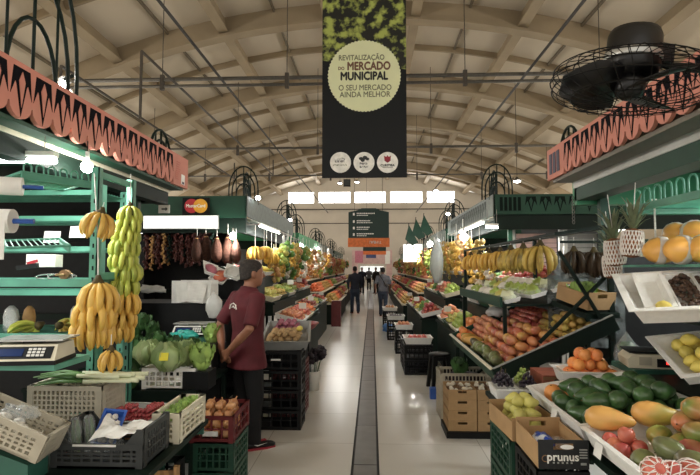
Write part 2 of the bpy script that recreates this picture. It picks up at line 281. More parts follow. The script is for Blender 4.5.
# ---------------------------------------------------------------- banner
def glyphs(parent, x0, x1, z, h, mk, pitch, y=-.012):   # writing too small to read in the photograph: a row of letter-sized strokes
    x = x0; m = MB()
    while x < x1 - pitch * .6:
        w_ = pitch * random.uniform(.5, .85); m.bx(x, x + w_ * .35, y, y + .002, z, z + h); m.bx(x, x + w_, y, y + .002, z + h * random.choice((0, .4, .8)), z + h * random.choice((.2, .6, 1)) + h * .01); x += pitch
    part('lettering', m, mk, parent)
BY = 12.0; bl = at(322, 178, BY); br = at(407, 178, BY); BW = br.x - bl.x; bcx = (bl.x + br.x) / 2; bz = bl.z; BH = 5.2
ban = thing('hanging_banner', 'tall black hanging banner with a cream serrated circle and three white round logos', 'banner', (bcx, BY, bz))
part('sheet', MB().bx(-BW / 2, BW / 2, 0, .03, 0, BH), 'bannerblk', ban)
mp = M('leafprint', '14160f', .6, col2='a9b45a', scale=4.2, detail=12, lo=.47, hi=.6); MT['leafprint'] = mp
zt = at(365, 52, BY).z - bz; qz = at(365, 70, BY).z - bz
part('photo_print', MB().prism([(-BW / 2, at(365, 60, BY).z - bz), (BW / 2, qz), (BW / 2, BH), (-BW / 2, BH)], -.004, 0), 'leafprint', ban)
cz = at(365, 76, BY).z - bz; cr_ = .40 * BW / .94 * 1.06; cr_ = (at(365, 40, BY).z - at(365, 112, BY).z) / 2
pts = []
for k in range(128): a = 2 * PI * k / 128; r = cr_ * (1 if k % 2 else .975); pts.append((r * math.cos(a), cz + r * math.sin(a)))
dsk = part('serrated_circle', MB().prism(pts, -.012, -.004), 'bannercream', ban)
k = BY / FP
for s, px, py, hp, mtk, xs_, bo in (('REVITALIZAÇÃO', 361.5, 58, 6.0, 'oliveprint', .82, .004), ('MERCADO', 368.8, 66.5, 9.2, 'brownprint', .78, .012), ('DO', 341.3, 68.8, 3.6, 'brownprint', .9, .004), ('MUNICIPAL', 364, 76.5, 9.2, 'blackprint', .8, .013), ('O SEU MERCADO', 365, 88, 6.4, 'oliveprint', .84, .003), ('AINDA MELHOR', 365, 94.8, 6.4, 'oliveprint', .86, .003)):
    p = at(px, py, BY); text(s, hp * k * 1.28, mtk, dsk, (p.x - bcx, -.014, p.z - bz), (PI / 2, 0, 0), xs=xs_, bold=bo, depth=.001)
for i, px in enumerate((340.5, 364, 387.5)):
    p = at(px, 162.5, BY); rr = 10.6 * k; x, z = p.x - bcx, p.z - bz
    d = part('logo_disc', MB().prism([(x + rr * math.cos(2 * PI * q / 40), z + rr * math.sin(2 * PI * q / 40)) for q in range(40)], -.01, 0), 'signwhite', ban)
    if i == 0:
        glyphs(d, x - .13, x + .11, z + .0, .07, 'blackprint', .03); glyphs(d, x - .17, x + .17, z - .08, .04, 'oliveprint', .025)
        part('swoosh', MB().prism([(x - .1, z + .09), (x + .05, z + .11), (x + .12, z + .08), (x + .02, z + .095)], -.012, -.01), 'oliveprint', d)
    elif i == 1:
        for (a, c, rad) in ((-.07, .09, .05), (.02, .11, .06), (.08, .08, .045), (-.03, .05, .05)):
            part('emblem', MB().prism([(x + a + rad * math.cos(q), z + c + rad * .8 * math.sin(q)) for q in [2 * PI * j / 8 for j in range(8)]], -.012, -.01), 'greydark', d)
        glyphs(d, x - .1, x + .09, z - .05, .05, 'blackprint', .026); glyphs(d, x - .1, x + .1, z - .13, .05, 'blackprint', .026)
    else:
        part('crest', MB().prism([(x - .08, z + .16), (x - .03, z + .13), (x, z + .17), (x + .03, z + .13), (x + .08, z + .16), (x + .07, z + .04), (x, z - .01), (x - .07, z + .04)], -.012, -.01), 'crestred', d)
        text('CURITIBA', .075, 'blackprint', d, (x, -.012, z - .07), (PI / 2, 0, 0), bold=.003); part('rule', MB().bx(x - .12, x + .12, -.012, -.01, z - .125, z - .115), 'greydark', d)
for x in (-BW / 2 + .1, BW / 2 - .1): part('hanging_cord', MB().tube([(x, .015, BH), (x, .015, vz(x + bcx) - bz)], .008, 5), 'cable', ban)
# directory sign and the signs farther down the aisle
SY = 30; p = at(368.7, 238, SY); k = SY / FP; sg = thing('directory_sign', 'dark green hanging directory sign with white lines of writing and an orange foot', 'sign', p)
hw = 20.3 * k; part('board', MB().prism([(-hw, 0), (hw, 0), (hw, 26 * k), (hw * .55, 28 * k), (hw * .35, 30 * k), (-hw * .35, 30 * k), (-hw * .55, 28 * k), (-hw, 26 * k)], 0, .1), 'signgreen', sg)
ft = part('foot_strip', MB().bx(-hw - .03, hw + .03, -.03, .12, -9 * k, 0), 'orangestrip', sg)
for i, (zz, a, c) in enumerate(((24, .9, .45), (16.6, .5, .65), (10, .2, .4), (3.5, .7, .1))):
    part('icon', MB().bx(-15.8 * k, -14 * k, -.012, 0, (zz - 1.3) * k, (zz + 1.3) * k), 'signwhite', sg)
    x = -12 * k
    for j in range(int(6 + 5 * a)):
        wd = random.uniform(1.2, 2.4) * k; part('lettering', MB().bx(x, x + wd * .8, -.012, 0, (zz + .2) * k, (zz + 1.3) * k), 'signwhite', sg); x += wd
        if x > hw * .85: break
    x = -12 * k
    for j in range(int(5 + 6 * c)):
        wd = random.uniform(1.2, 2.6) * k; part('lettering', MB().bx(x, x + wd * .8, -.012, 0, (zz - 1.6) * k, (zz - .8) * k), 'signwhite', sg); x += wd
        if x > hw * .85: break
text('C', 5 * k, 'signwhite', ft, (-15 * k, -.035, -4.5 * k), (PI / 2, 0, 0)); glyphs(ft, 1 * k, 13 * k, -5.6 * k, 2.6 * k, 'signwhite', 1.5 * k, y=-.035)
for x in (-hw * .7, hw * .7): part('hanging_cord', MB().tube([(x, .05, 26 * k), (x, .05, vz(x) - p.z)], .01, 5), 'cable', sg)
p = at(374.5, 251, 40); k = 40 / FP; s2 = thing('small_sign', 'small dark green overhead sign with an orange strip at the far end', 'sign', p)
part('board', MB().bx(-11.5 * k, 11.5 * k, 0, .1, 0, 5 * k), 'signgreen', s2); part('foot_strip', MB().bx(-11.5 * k, 11.5 * k, -.02, .12, -3.6 * k, 0), 'orangestrip', s2)
for x in (-.6, .6): part('hanging_cord', MB().tube([(x, .05, 5 * k), (x, .05, vz(x) - p.z)], .01, 5), 'cable', s2)
# shop front closing the aisle
p0 = at(352, 268, 44.5); k = 44.5 / FP; sf = thing('shop_front', 'pale pink shop front with blue poster closing the far end of the aisle', 'shop front', (p0.x, 44.5, 0))
mt('palepink', 'c9a9a4', .6, .1, 3, bump=0); mt('posterblue', '3a466e', .5); mt('posterpink', 'b7707f', .5)
wS = 40 * k
part('front_panel', MB().bx(0, wS, 0, .2, 2.0, 3.2), 'palepink', sf); part('front_panel', MB().bx(0, .5, 0, .2, 0, 2.0), 'palepink', sf); part('front_panel', MB().bx(wS - .5, wS, 0, .2, 0, 2.0), 'palepink', sf)
part('poster', MB().bx(14 * k, 24 * k, -.03, 0, 2.5, 3.0), 'posterblue', sf); part('poster', MB().bx(3 * k, 11 * k, -.03, 0, 2.1, 3.1), 'posterpink', sf); part('poster', MB().bx(33 * k, 38 * k, -.03, 0, 2.0, 3.1), 'white', sf)
part('glass_door', MB().bx(.5, wS - .5, .08, .12, 0, 2.0), 'plasticfilm', sf); part('lit_shelf', MB().bx(.7, wS - .7, .9, 1.0, .9, 1.8), 'lightbox', sf)
# ---------------------------------------------------------------- produce
def sph(n=8): return [(max(.02, math.sin(PI * i / n)), -math.cos(PI * i / n)) for i in range(n + 1)]
FR = {}
def fruit(key, prof, rx, ry, rz, matk, lie=False, bend=0, n=12, name=None, stem=None):
    m = MB().lathe([(r, z) for r, z in prof], n); v = [V((x * rx, y * ry, z * rz)) for x, y, z in m.v]
    if bend: v = [V((p.x + bend * (1 - (p.z / rz) ** 2) * rx, p.y, p.z)) for p in v]
    m.v = [tuple(p) for p in v]
    st = None
    if stem: st = MB().tube([(0, 0, rz * stem[1]), (rx * .05, 0, rz * stem[1] + stem[2])], [stem[0], stem[0] * .7], 5).mesh('stem', 'crown')
    FR[key] = dict(me=m.mesh(name or key, matk, True), d=(2 * max(rx, ry), 2 * rz), h=2 * (min(rx, ry) if lie else rz), lie=lie, name=name or key, stem=st)
AP = [(.02, -.8), (.3, -.97), (.62, -.86), (.9, -.45), (1, .1), (.9, .55), (.6, .88), (.28, .92), (.04, .7)]
PR = [(.03, -1), (.5, -.93), (.85, -.7), (1, -.35), (.92, .05), (.7, .4), (.5, .68), (.34, .88), (.04, 1)]
EG = [(.03, -1), (.42, -.9), (.78, -.62), (.98, -.2), (1, .15), (.86, .5), (.62, .78), (.3, .95), (.03, 1)]
LE = [(.04, -1.12), (.14, -1), (.5, -.82), (.85, -.45), (1, 0), (.85, .45), (.5, .82), (.14, 1), (.04, 1.12)]
ON = [(.05, -.85), (.4, -.8), (.85, -.45), (1, 0), (.88, .4), (.5, .72), (.2, .9), (.1, 1.25), (.13, 1.5)]
for kk, pr, a, b2, c, mk, lie, bd, st in (
    ('orange', sph(), .041, .041, .04, 'orange', 0, 0, (.004, .95, .004)), ('tangerine', sph(), .034, .034, .029, 'tangerine', 0, 0, None), ('mango', EG, .043, .038, .06, 'mango', 1, .18, (.003, .98, .008)),
    ('mangored', EG, .043, .038, .056, 'mangored', 1, .18, None), ('mangogreen', EG, .043, .039, .062, 'mangogreen', 1, .2, (.003, .98, .008)), ('papaya', PR, .056, .056, .105, 'papaya', 1, 0, None), ('avocado', PR, .043, .043, .062, 'avocado', 1, 0, (.004, .98, .006)),
    ('apple', AP, .037, .037, .034, 'apple', 0, 0, (.002, .7, .018)), ('nectarine', AP, .034, .034, .033, 'nectarine', 0, 0, None), ('greenapple', AP, .037, .037, .034, 'greenapple', 0, 0, (.002, .7, .018)), ('lemon', LE, .034, .034, .042, 'lemon', 1, 0, None), ('pear', PR, .036, .036, .048, 'pear', 1, 0, None),
    ('lime', LE, .026, .026, .031, 'lime', 1, 0, None), ('melon', EG, .075, .075, .095, 'melon', 1, 0, None), ('peach', AP, .036, .036, .034, 'peach', 0, 0, None), ('plum', EG, .025, .025, .03, 'plum', 1, 0, None), ('tomato', AP, .036, .036, .03, 'tomato', 0, 0, None),
    ('cherry_tomato', sph(6), .0125, .0125, .0135, 'cherrytomato', 0, 0, None), ('onion', ON, .038, .038, .034, 'onion', 0, 0, None), ('red_onion', ON, .036, .036, .032, 'onionred', 0, 0, None), ('garlic', ON, .024, .024, .02, 'garlic', 0, 0, None), ('potato', EG, .03, .027, .043, 'potato', 1, .1, None),
    ('yellow_fruit', LE, .032, .032, .037, 'yellowfruit', 1, 0, None), ('grape', sph(6), .009, .009, .011, 'grapedk', 0, 0, None), ('mushroom', [(.3, -1), (.35, -.2), (.9, -.1), (1, .15), (.8, .6), (.4, .9), (.03, 1)], .018, .018, .02, 'mushroom', 0, 0, None)):
    fruit(kk, pr, a, b2, c, mk, bool(lie), bd, stem=st, n=8 if kk in ('cherry_tomato', 'grape') else 12)
CNT = {}
FDESC = dict(orange='bright orange', tangerine='small tangerine', mango='green and red mango', mangored='rosy yellow mango', mangogreen='dull green mango', papaya='yellow papaya', avocado='dark green avocado', apple='red apple', nectarine='red nectarine', greenapple='green apple', lemon='yellow lemon', pear='pale yellow pear', lime='green lime', melon='orange yellow melon', peach='blushed peach', plum='dark plum', tomato='red tomato', cherry_tomato='tiny red tomato', onion='brown onion', red_onion='purple red onion', garlic='white garlic bulb', potato='tan potato', yellow_fruit='yellow round fruit', grape='dark grape', mushroom='white mushroom')
FCAT = dict(mangored='mango', mangogreen='mango', greenapple='apple', cherry_tomato='tomato', red_onion='onion', yellow_fruit='fruit')
FNAME = dict(mangored='mango', mangogreen='mango', greenapple='apple')
def heap(kind, o, ux, uy, lx, ly, layers, where, gap=1.0, stem=False, drop=0, group=None, flat=False, sh=(1, 1), sc=1.0):
    f = FR[kind]; ux = V(ux).normalized(); uy = V(uy).normalized(); n = ux.cross(uy).normalized(); n = n if n.z > 0 else -n; o = V(o)
    d_ = (f['d'][0] * .5 + f['d'][1] * .5 if f['lie'] else f['d'][0]) * gap; dx = dy = d_; h = f['h']
    lab = FDESC[kind] + ' ' + where; B = Matrix((ux, uy, n)).transposed()
    for k in range(layers):
        nx = max(1, int(lx / dx + .15) - k * sh[0]); ny = max(1, int(ly / dy + .15) - k * sh[1])
        for i in range(nx):
            for j in range(ny):
                if drop and random.random() < drop * (k > 0): continue
                p = o + ux * (lx / 2 + (i - (nx - 1) / 2) * dx + random.uniform(-.11, .11) * dx) + uy * (ly / 2 + (j - (ny - 1) / 2) * dy + random.uniform(-.11, .11) * dy) + n * (h / 2 + k * h * .8 + random.uniform(-.02, .03) * h)
                if f['lie']: rot = B @ Euler((PI / 2 + random.uniform(-.2, .2), random.uniform(-PI, PI) if not flat else 0, random.uniform(-PI, PI))).to_matrix()
                else: rot = B @ Euler((random.uniform(-.5, .5), random.uniform(-.5, .5), random.uniform(-PI, PI))).to_matrix()
                q = thing(FNAME.get(kind, kind), lab, FCAT.get(kind, kind), p, rot.to_euler(), group or where, f['me'], sc * random.uniform(.92, 1.06))
                if stem and f['stem']: ob('stem', f['stem'], q)
                kn = FNAME.get(kind, kind); CNT[kn] = CNT.get(kn, 0) + 1
LOW = {}
def heap_stuff(name, kinds, o, ux, uy, lx, ly, layers, label, cat, d=.075):      # far heaps, their fruit a few pixels each
    ux = V(ux).normalized(); uy = V(uy).normalized(); n = ux.cross(uy).normalized(); n = n if n.z > 0 else -n; o = V(o); m = MB(); nk = len(kinds)
    for k in range(layers):
        nx = max(1, int(lx / d) - k); ny = max(1, int(ly / d) - k)
        for i in range(nx):
            mi = min(nk - 1, int(i / nx * nk))
            for j in range(ny):
                p = o + ux * (lx / 2 + (i - (nx - 1) / 2) * d) + uy * (ly / 2 + (j - (ny - 1) / 2) * d) + n * (d * .45 + k * d * .75) + V([random.uniform(-.1, .1) * d for _ in range(3)]); r = d * .53
                m.lathe([(.02 * r, -r), (.75 * r, -.66 * r), (r, 0), (.75 * r, .66 * r), (.02 * r, r)], 6, p, mi)
    return tag(thing(name, label, cat, data=m.mesh(name, kinds, True)), kind='stuff')
# a hand of bananas: crown and fingers
def banana_mesh(matk):
    P = [(.012, 0, .005), (.042, 0, -.004), (.075, 0, -.03), (.096, 0, -.072), (.1, 0, -.115), (.09, 0, -.15), (.082, 0, -.162)]
    return MB().tube(P, [.007, .011, .0175, .0195, .0175, .0105, .005], 7).mesh('banana', [matk], True)
BME = {k: banana_mesh(k) for k in ('banana', 'bananagreen', 'bananaplain', 'bananadark')}
CRM = MB().lathe([(.012, .05), (.02, .03), (.035, .008), (.03, -.012), (.008, -.02)], 8).mesh('crown', 'crown', True)
def hand(matk, loc, label, group, sc=1, n=15, spread=2 * PI, rz=0, cord=0, tilt=0):
    t = thing('banana_bunch', label, 'bananas', loc, (tilt, 0, rz), group, None, sc); ob('crown', CRM, t)
    n1 = int(n * .58)
    for i in range(n):
        inner = i >= n1; c = (n - n1) if inner else n1; j = i - n1 if inner else i
        a = -spread / 2 + spread * (j + (.5 if inner else 0)) / c + random.uniform(-.06, .06)
        s_ = (.72 if inner else 1) * random.uniform(.94, 1.05)
        b_ = ob('banana', BME[matk], t, (0, 0, -.012 if inner else 0), (random.uniform(-.1, .1), random.uniform(-.1, .12), a), (s_, random.uniform(.95, 1.1), random.uniform(.93, 1.07)))
    if cord: part('cord', MB().tube([(0, 0, .04), (0, 0, cord / sc)], .003 / sc, 5), 'white', t)
    return t
def bunchmesh(matk, n=14):
    m = MB(); P = [(.012, 0, .005), (.042, 0, -.004), (.075, 0, -.03), (.098, 0, -.08), (.1, 0, -.125), (.082, 0, -.162)]; rr = [.008, .012, .019, .02, .0175, .005]
    for i in range(n):
        a = 2 * PI * i / n + random.uniform(-.1, .1); c, s_ = math.cos(a), math.sin(a); f = random.choice((1, .7)); m.tube([(x * c * f, x * s_ * f, z) for x, y, z in P], rr, 5)
    return m.mesh('banana_bunch', [matk], True)
# ---------------------------------------------------------------- containers
def crate(name, label, loc, rz, w_, d_, h_, mk, rows=3, cols=7, tilt=0, group=None, cut=False, roll=0):
    t = thing(name, label, 'crate', loc, (tilt, roll, rz), group); th = .012
    part('base', MB().bx(-w_ / 2, w_ / 2, -d_ / 2, d_ / 2, 0, .01), mk, t)
    def wall(L_, nm, pos, rot, cutw=False):
        m = MB(); hb = h_ * .62 if cutw else h_
        m.bx(-L_ / 2, L_ / 2, 0, th, 0, h_ * .16); m.bx(-L_ / 2, L_ / 2, -.004, th, hb - .028, hb)
        for i in range(rows - 1): z = h_ * .16 + (hb - .028 - h_ * .16) * (i + 1) / rows; m.bx(-L_ / 2, L_ / 2, 0, th, z - .005, z + .005)
        for i in range(cols + 1): x = -L_ / 2 + .008 + (L_ - .016) * i / cols; m.bx(x - .006, x + .006, .001, th - .001, h_ * .1, hb - .01)
        m.bx(-L_ / 2, -L_ / 2 + .035, -.002, th, 0, h_); m.bx(L_ / 2 - .035, L_ / 2, -.002, th, 0, h_)
        if cutw:
            for sx in (-1, 1): m.prism([(sx * (L_ / 2 - .03), hb - .01), (sx * (L_ / 2 - .1), hb - .01), (sx * (L_ / 2 - .03), h_)], 0, th)
        part('side_panel', m, mk, t, loc=pos, rot=(0, 0, rot))
    wall(w_, 'f', (0, -d_ / 2, 0), 0, cut); wall(w_, 'b', (0, d_ / 2, 0), PI, cut); wall(d_ - .03, 'l', (-w_ / 2, 0, 0), -PI / 2); wall(d_ - .03, 'r', (w_ / 2, 0, 0), PI / 2)
    return t
def carton(name, label, loc, rz, w_, d_, h_, mk, th=.006, mfront=None, tilt=0, group=None, flare=0, slot=True, cat='box'):
    t = thing(name, label, cat, loc, (tilt, 0, rz), group); part('base', MB().bx(-w_ / 2 + .002, w_ / 2 - .002, -d_ / 2 + .002, d_ / 2 - .002, 0, th), mk, t)
    for i, (L_, pos, r) in enumerate(((w_, (0, -d_ / 2, 0), 0), (w_, (0, d_ / 2, 0), PI), (d_ - 2 * th, (-w_ / 2, 0, 0), -PI / 2), (d_ - 2 * th, (w_ / 2, 0, 0), PI / 2))):
        hh = h_ * (1 if i < 2 else .86); mk2 = mfront if (mfront and i == 0) else mk
        m = MB()
        if slot and i < 2: m.bx(-L_ / 2, L_ / 2, 0, th, 0, hh * .66).bx(-L_ / 2, -.045, 0, th, hh * .66, hh).bx(.045, L_ / 2, 0, th, hh * .66, hh).bx(-.045, .045, 0, th, hh * .88, hh)
        else: m.bx(-L_ / 2, L_ / 2, 0, th, 0, hh)
        part('side_panel', m, mk2, t, loc=pos, rot=(0, 0, r))
    return t
def traymesh(w_, d_, h_, mk, fl=.03, th=.012, lip=.015):
    m = MB().bx(-w_ / 2 + fl, w_ / 2 - fl, -d_ / 2 + fl, d_ / 2 - fl, 0, th)
    for sx, sy in ((1, 0), (-1, 0), (0, 1), (0, -1)):
        def P(f, inset, z):                          # corner pair of the ring, at flare f
            hx = w_ / 2 - fl * (1 - f) - inset; hy = d_ / 2 - fl * (1 - f) - inset
            return ((sx * hx, -hy, z), (sx * hx, hy, z)) if sx else ((-hx, sy * hy, z), (hx, sy * hy, z))
        a = P(0, 0, 0); b_ = P(0, th, 0); c = P(1, 0, h_); d2 = P(1, th, h_)
        m.hexa([a[0], a[1], b_[1], b_[0], c[0], c[1], d2[1], d2[0]])
        e = P(1, -lip, h_); g = P(1, th, h_); e2 = P(1, -lip, h_ + .006); g2 = P(1, th, h_ + .006); m.hexa([e[0], e[1], g[1], g[0], e2[0], e2[1], g2[1], g2[0]])
    return m.mesh('tray', mk)
def tray(name, label, loc, rot, w_, d_, h_, mk, fl=.03, group=None, cat='tray', lip=.015): return thing(name, label, cat, loc, rot, group, traymesh(w_, d_, h_, mk, fl, lip=lip))
def blob(rx, ry, rz, amp, fr, n=12, seed=0, low=None):            # a crumpled closed form
    m = MB().lathe([(r, z) for r, z in sph(n)], n * 2); out = []
    for x, y, z in m.v:
        k = 1 + amp * noise.noise(V((x * fr + seed, y * fr, z * fr))) * 2
        if abs(z) > .97: x, y = x * .5, y * .5
        out.append((x * rx * k, y * ry * k, (max(z, low) if low is not None else z) * rz * k))
    m.v = out; return m
def leaf(L_, W_, ruf, up, n=7, k=9):                             # a ruffled leaf springing from its foot
    m = MB(); P = []
    for i in range(n):
        t = i / (n - 1); wd = W_ * math.sin(PI * min(1, .12 + t * .83)) ** .7
        for j in range(k):
            u = j / (k - 1) * 2 - 1; P.append((u * wd / 2, L_ * t * (1 - .25 * up * t), L_ * up * t * t * .9 + ruf * abs(u) ** 1.5 * math.sin(j * 2.4 + i * 2.1) + .25 * wd * u * u))
    F_ = [(i * k + j, i * k + j + 1, (i + 1) * k + j + 1, (i + 1) * k + j) for i in range(n - 1) for j in range(k - 1)]
    N0 = len(P); P2 = [(x, y, z - .0025) for x, y, z in P]
    return m.add(P + P2, F_ + [tuple(N0 + a for a in reversed(f)) for f in F_])
LEAFM = {k: leaf(.15, .12, .018, .8).mesh('leaf', k, True) for k in ('lettuce', 'lettucedk')}
def lettuce(label, loc, sc=1, mk='lettuce', group=None, n=14):
    t = thing('lettuce', label, 'lettuce', loc, (0, 0, random.uniform(0, 6)), group, None, sc); part('heart', blob(.06, .06, .07, .2, 3, 8, 2), mk, t, True, (0, 0, .06))
    for i in range(n):
        a = 2.4 * i; ti = .15 + .9 * i / n; ob('leaf', LEAFM[mk], t, (0, 0, .015 + .035 * i / n), Euler((ti, 0, a)), .75 + .25 * (1 - i / n))
    return t
CBL = leaf(.13, .15, .01, 1.0).mesh('leaf', 'cabbage', True); CBB = blob(.085, .085, .075, .08, 2.2, 10, 5).mesh('head', 'cabbage', True)
def cabbage(label, loc, sc=1, group=None, sticker=False, film=True):
    t = thing('cabbage', label, 'cabbage', loc, (0, 0, random.uniform(0, 6)), group, None, sc); ob('head', CBB, t, (0, 0, .075))
    for i in range(7): ob('leaf', CBL, t, (.02 * math.cos(i), .02 * math.sin(i), .0), Euler((.55 + .1 * (i % 3), 0, 2 * PI * i / 7)), 1.1)
    if sticker: part('sticker', MB().box((0, 0, 0), (.05, .004, .045)), 'yellowtag', t, loc=(0, -.094, .1), rot=(-.35, 0, 0)); t.rotation_euler = (0, 0, .1)
    return t
def bagmesh(rx, ry, h, mk, seed=0, top=.25): 
    m = blob(1, 1, 1, .12, 2.5, 10, seed); m.v = [(x * rx * (1 if z < .3 else 1 - (z - .3) * (1 - top) / .8), y * ry * (1 if z < .3 else 1 - (z - .3) * (1 - top) / .8), (max(z, -.85) + .85) / 1.9 * h) for x, y, z in m.v]; return m.mesh('bag', mk, True)
def sheet(w_, d_, sag, seed, n=9, fold=0):                         # crumpled sheet of paper or film
    P = []
    for i in range(n):
        for j in range(n):
            x = (i / (n - 1) - .5) * w_; y = (j / (n - 1) - .5) * d_; P.append((x, y, sag * (noise.noise(V((x * 9 + seed, y * 9, seed))) + .5) - fold * (abs(y) / d_ * 2) ** 2))
    F_ = [(i * n + j, i * n + j + 1, (i + 1) * n + j + 1, (i + 1) * n + j) for i in range(n - 1) for j in range(n - 1)]; k = len(P)
    return MB().add(P + [(x, y, z - .002) for x, y, z in P], F_ + [tuple(k + a for a in reversed(f)) for f in F_])
def table(name, label, x0, x1, y0, y1, z, mtop, mleg, th=.03, cat='table', legs=True, apron=True, shelf=None, inset=.03, z0=0):
    t = thing(name, label, cat, ((x0 + x1) / 2, (y0 + y1) / 2, 0)); hx = (x1 - x0) / 2; hy = (y1 - y0) / 2
    part('top', MB().bx(-hx, hx, -hy, hy, z - th, z), mtop, t)
    if apron:
        for sy in (-1, 1): part('rail', MB().bx(-hx + .02, hx - .02, sy * (hy - .03) - .012, sy * (hy - .03) + .012, z - th - .06, z - th), mleg, t)
    for sx in (-1, 1):
        for sy in (-1, 1): part('leg', MB().bx(sx * (hx - inset) - .018, sx * (hx - inset) + .018, sy * (hy - .03) - .018, sy * (hy - .03) + .018, z0, z - th), mleg, t)
    if shelf: part('shelf', MB().bx(-hx + .01, hx - .01, -hy + .01, hy - .01, shelf - .02, shelf), mtop, t)
    return t
# ---------------------------------------------------------------- stall canopies
MW = .21
def motifmesh(ma, mb_):
    # pine-nut motif in the y,z plane of the board (width 1, height 1), painted shape a few millimetres proud
    m = MB(); b1 = [(-.36, -.1), (.36, -.1), (.46, -.62), (.27, -.36), (.22, -.42), (0, -.97), (-.22, -.42), (-.27, -.36), (-.46, -.62)]
    k1 = [(0, -.16), (.13, -.34), (0, -.8), (-.13, -.34)]
    m.prism(b1, 0, .006, 0); m.prism(k1, -.004, .006, 1); m.prism([(-.3, -.14), (-.08, -.16), (-.2, -.3)], -.003, .006, 1) if False else None
    return m.mesh('painted_motif', [ma, mb_])
MOT = motifmesh('motif', 'pink'); MOTG = motifmesh('motifgreen', 'green'); MOTS = motifmesh('greendk', 'sidefascia')
def hoop(parent, loc, w_, h_, mk='green', rz=0, r=.014):
    m = MB()
    for s_ in (1, .78, .5): m.tube([(-w_ / 2 * s_, 0, 0)] + [(-w_ / 2 * s_ * math.cos(a), 0, h_ * s_ * (.35 + .65 * math.sin(a))) for a in [PI * i / 12 for i in range(13)]] + [(w_ / 2 * s_, 0, 0)], r, 6)
    m.tube([(0, 0, 0), (0, 0, h_)], r * .8, 6); m.tube([(-w_ * .25, 0, 0), (-w_ * .25, 0, h_ * .9)], r * .7, 5); m.tube([(w_ * .25, 0, 0), (w_ * .25, 0, h_ * .9)], r * .7, 5)
    return part('hoop_ornament', m, mk, parent, True, loc, (0, 0, rz))
def scallop(sd, x, y0, y1, z0, z1, n0, unit, mk, parent):
    # board in the plane x = const; the motifs' lower ends hang as rounded scallops
    yy = n0; pts = [(y1, z1), (y0, z1), (y0, z0 + .06)]; tops = []
    while yy > y0 + unit * .5: tops.append(yy); yy -= unit
    for yc in sorted(tops):
        for i in range(9): a = PI + PI * i / 8; pts.append((yc + unit * .47 * math.cos(a), z0 + .085 + .085 * math.sin(a)))
    pts += [(max(tops) + unit * .55, z0 + .0), (y1, z0)]
    m = MB(); m.prism(pts, 0, .03); m.v = [(x + (b2 - .015), a, c) for a, b2, c in m.v]
    o = part('fascia_board', m, mk, parent)
    for yc in tops: ob('painted_motif', MOT, o, (x - sd * .017, yc, z1), (0, 0, -sd * PI / 2 if sd > 0 else PI / 2), (unit, 1, z1 - z0))
    return o, tops
def lampglobe(parent, loc, r=.035, pw=18, col=(1, .98, .93)):
    part('bulb', MB().lathe([(a * r, b2 * r) for a, b2 in sph(6)], 10), 'lampglow', parent, True, loc); part('socket', MB().tube([(0, 0, r), (0, 0, r + .07)], .016, 8), 'white', parent, True, loc)
    return loc
def lamp(label, p, r=.035, pw=14, cord=.3):
    t = thing('bulb_lamp', label, 'lamp', p); lampglobe(t, (0, 0, 0), r); part('cord', MB().tube([(0, 0, r + .07), (0, 0, r + .07 + cord)], .004, 5), 'black', t); bulb('bulb_light', V(p) + V((0, 0, -r - .03)), pw, r=.04); return t
def tubelamp(label, a, b_, pw=10, r=.018, drop=.1, wire=.3):
    a = V(a); b_ = V(b_); c = (a + b_) / 2; t = thing('tube_lamp', label, 'lamp', c); d = (b_ - a) / 2
    part('tube', MB().tube([-d, d], r, 8), 'tubeglow', t, True); part('holder', MB().bar(-d + V((0, 0, .045)), d + V((0, 0, .045)), .06, .03), 'white', t)
    for s_ in (-.8, .8): part('hanger', MB().tube([d * s_ + V((0, 0, .05)), d * s_ + V((0, 0, wire))], .004, 5), 'steel', t)
    l = area('tube_light', c - V((0, 0, .03)), (0, 0, math.atan2(d.y, d.x)), 2 * d.length, .05, pw, (.97, 1, .97)); return t
# ---------------------------------------------------------------- near stall with pink sign beside the banana post
c1 = thing('stall_canopy', 'near stall canopy with scalloped pink sign board above hanging bananas', 'canopy')
fb, tops = scallop(-1, -2.13, .8, 5.85, 2.55, 2.89, 5.31, .21, 'pink', c1)
part('sticker', MB().bx(-2.114, -2.11, 5.64, 5.74, 2.58, 2.69), 'white', fb); part('sticker', MB().bx(-2.11, -2.108, 5.66, 5.72, 2.585, 2.61), 'stripe', fb)
m = MB()
for i in range(5): m.bx(-2.114, -2.112, 5.5, 5.5 + .12 * random.uniform(.6, 1), 2.8 - i * .025, 2.81 - i * .025)
for i in range(4): m.bx(-2.114, -2.112, 5.47, 5.47 + .1 * random.uniform(.6, 1), 2.68 - i * .022, 2.69 - i * .022)
mt('pinkdk', 'b0604f', .6); part('lettering', m, 'pinkdk', fb)
part('soffit', MB().bx(-2.3, -2.15, .8, 5.8, 2.53, 2.555), 'green', c1); part('lintel', MB().bx(-2.42, -2.3, .8, 5.75, 2.36, 2.55), 'greendk', c1)
part('lip_strip', MB().bx(-2.305, -2.285, .8, 5.78, 2.5, 2.53), 'cream', c1)
part('roof_panel', MB().bx(-6, -2.2, .8, 5.8, 2.62, 2.66), 'greendk', c1); part('end_beam', MB().bx(-6, -2.35, 5.68, 5.78, 2.38, 2.62), 'greendk', c1)
for y in (1.6, 2.9, 4.3): part('rafter', MB().bx(-6, -2.3, y - .03, y + .03, 2.53, 2.62), 'green', c1)
part('post', MB().bx(-2.64, -2.56, 5.56, 5.64, 0, 2.55), 'green', c1); part('post', MB().bx(-5.9, -5.82, 5.56, 5.64, 0, 2.55), 'green', c1)
hoop(c1, (-2.2, 3.22, 2.62), 1.0, 1.3, 'greendk', PI / 2, .014); hoop(c1, (-2.25, 5.4, 2.62), .55, .5, 'greendk', PI / 2)
m = MB()
for z in (2.78, 2.92, 3.06): m.tube([(-2.2, 3.66, z), (-2.3, 3.72, z)], .014, 6)
part('rung', m, 'greendk', c1)
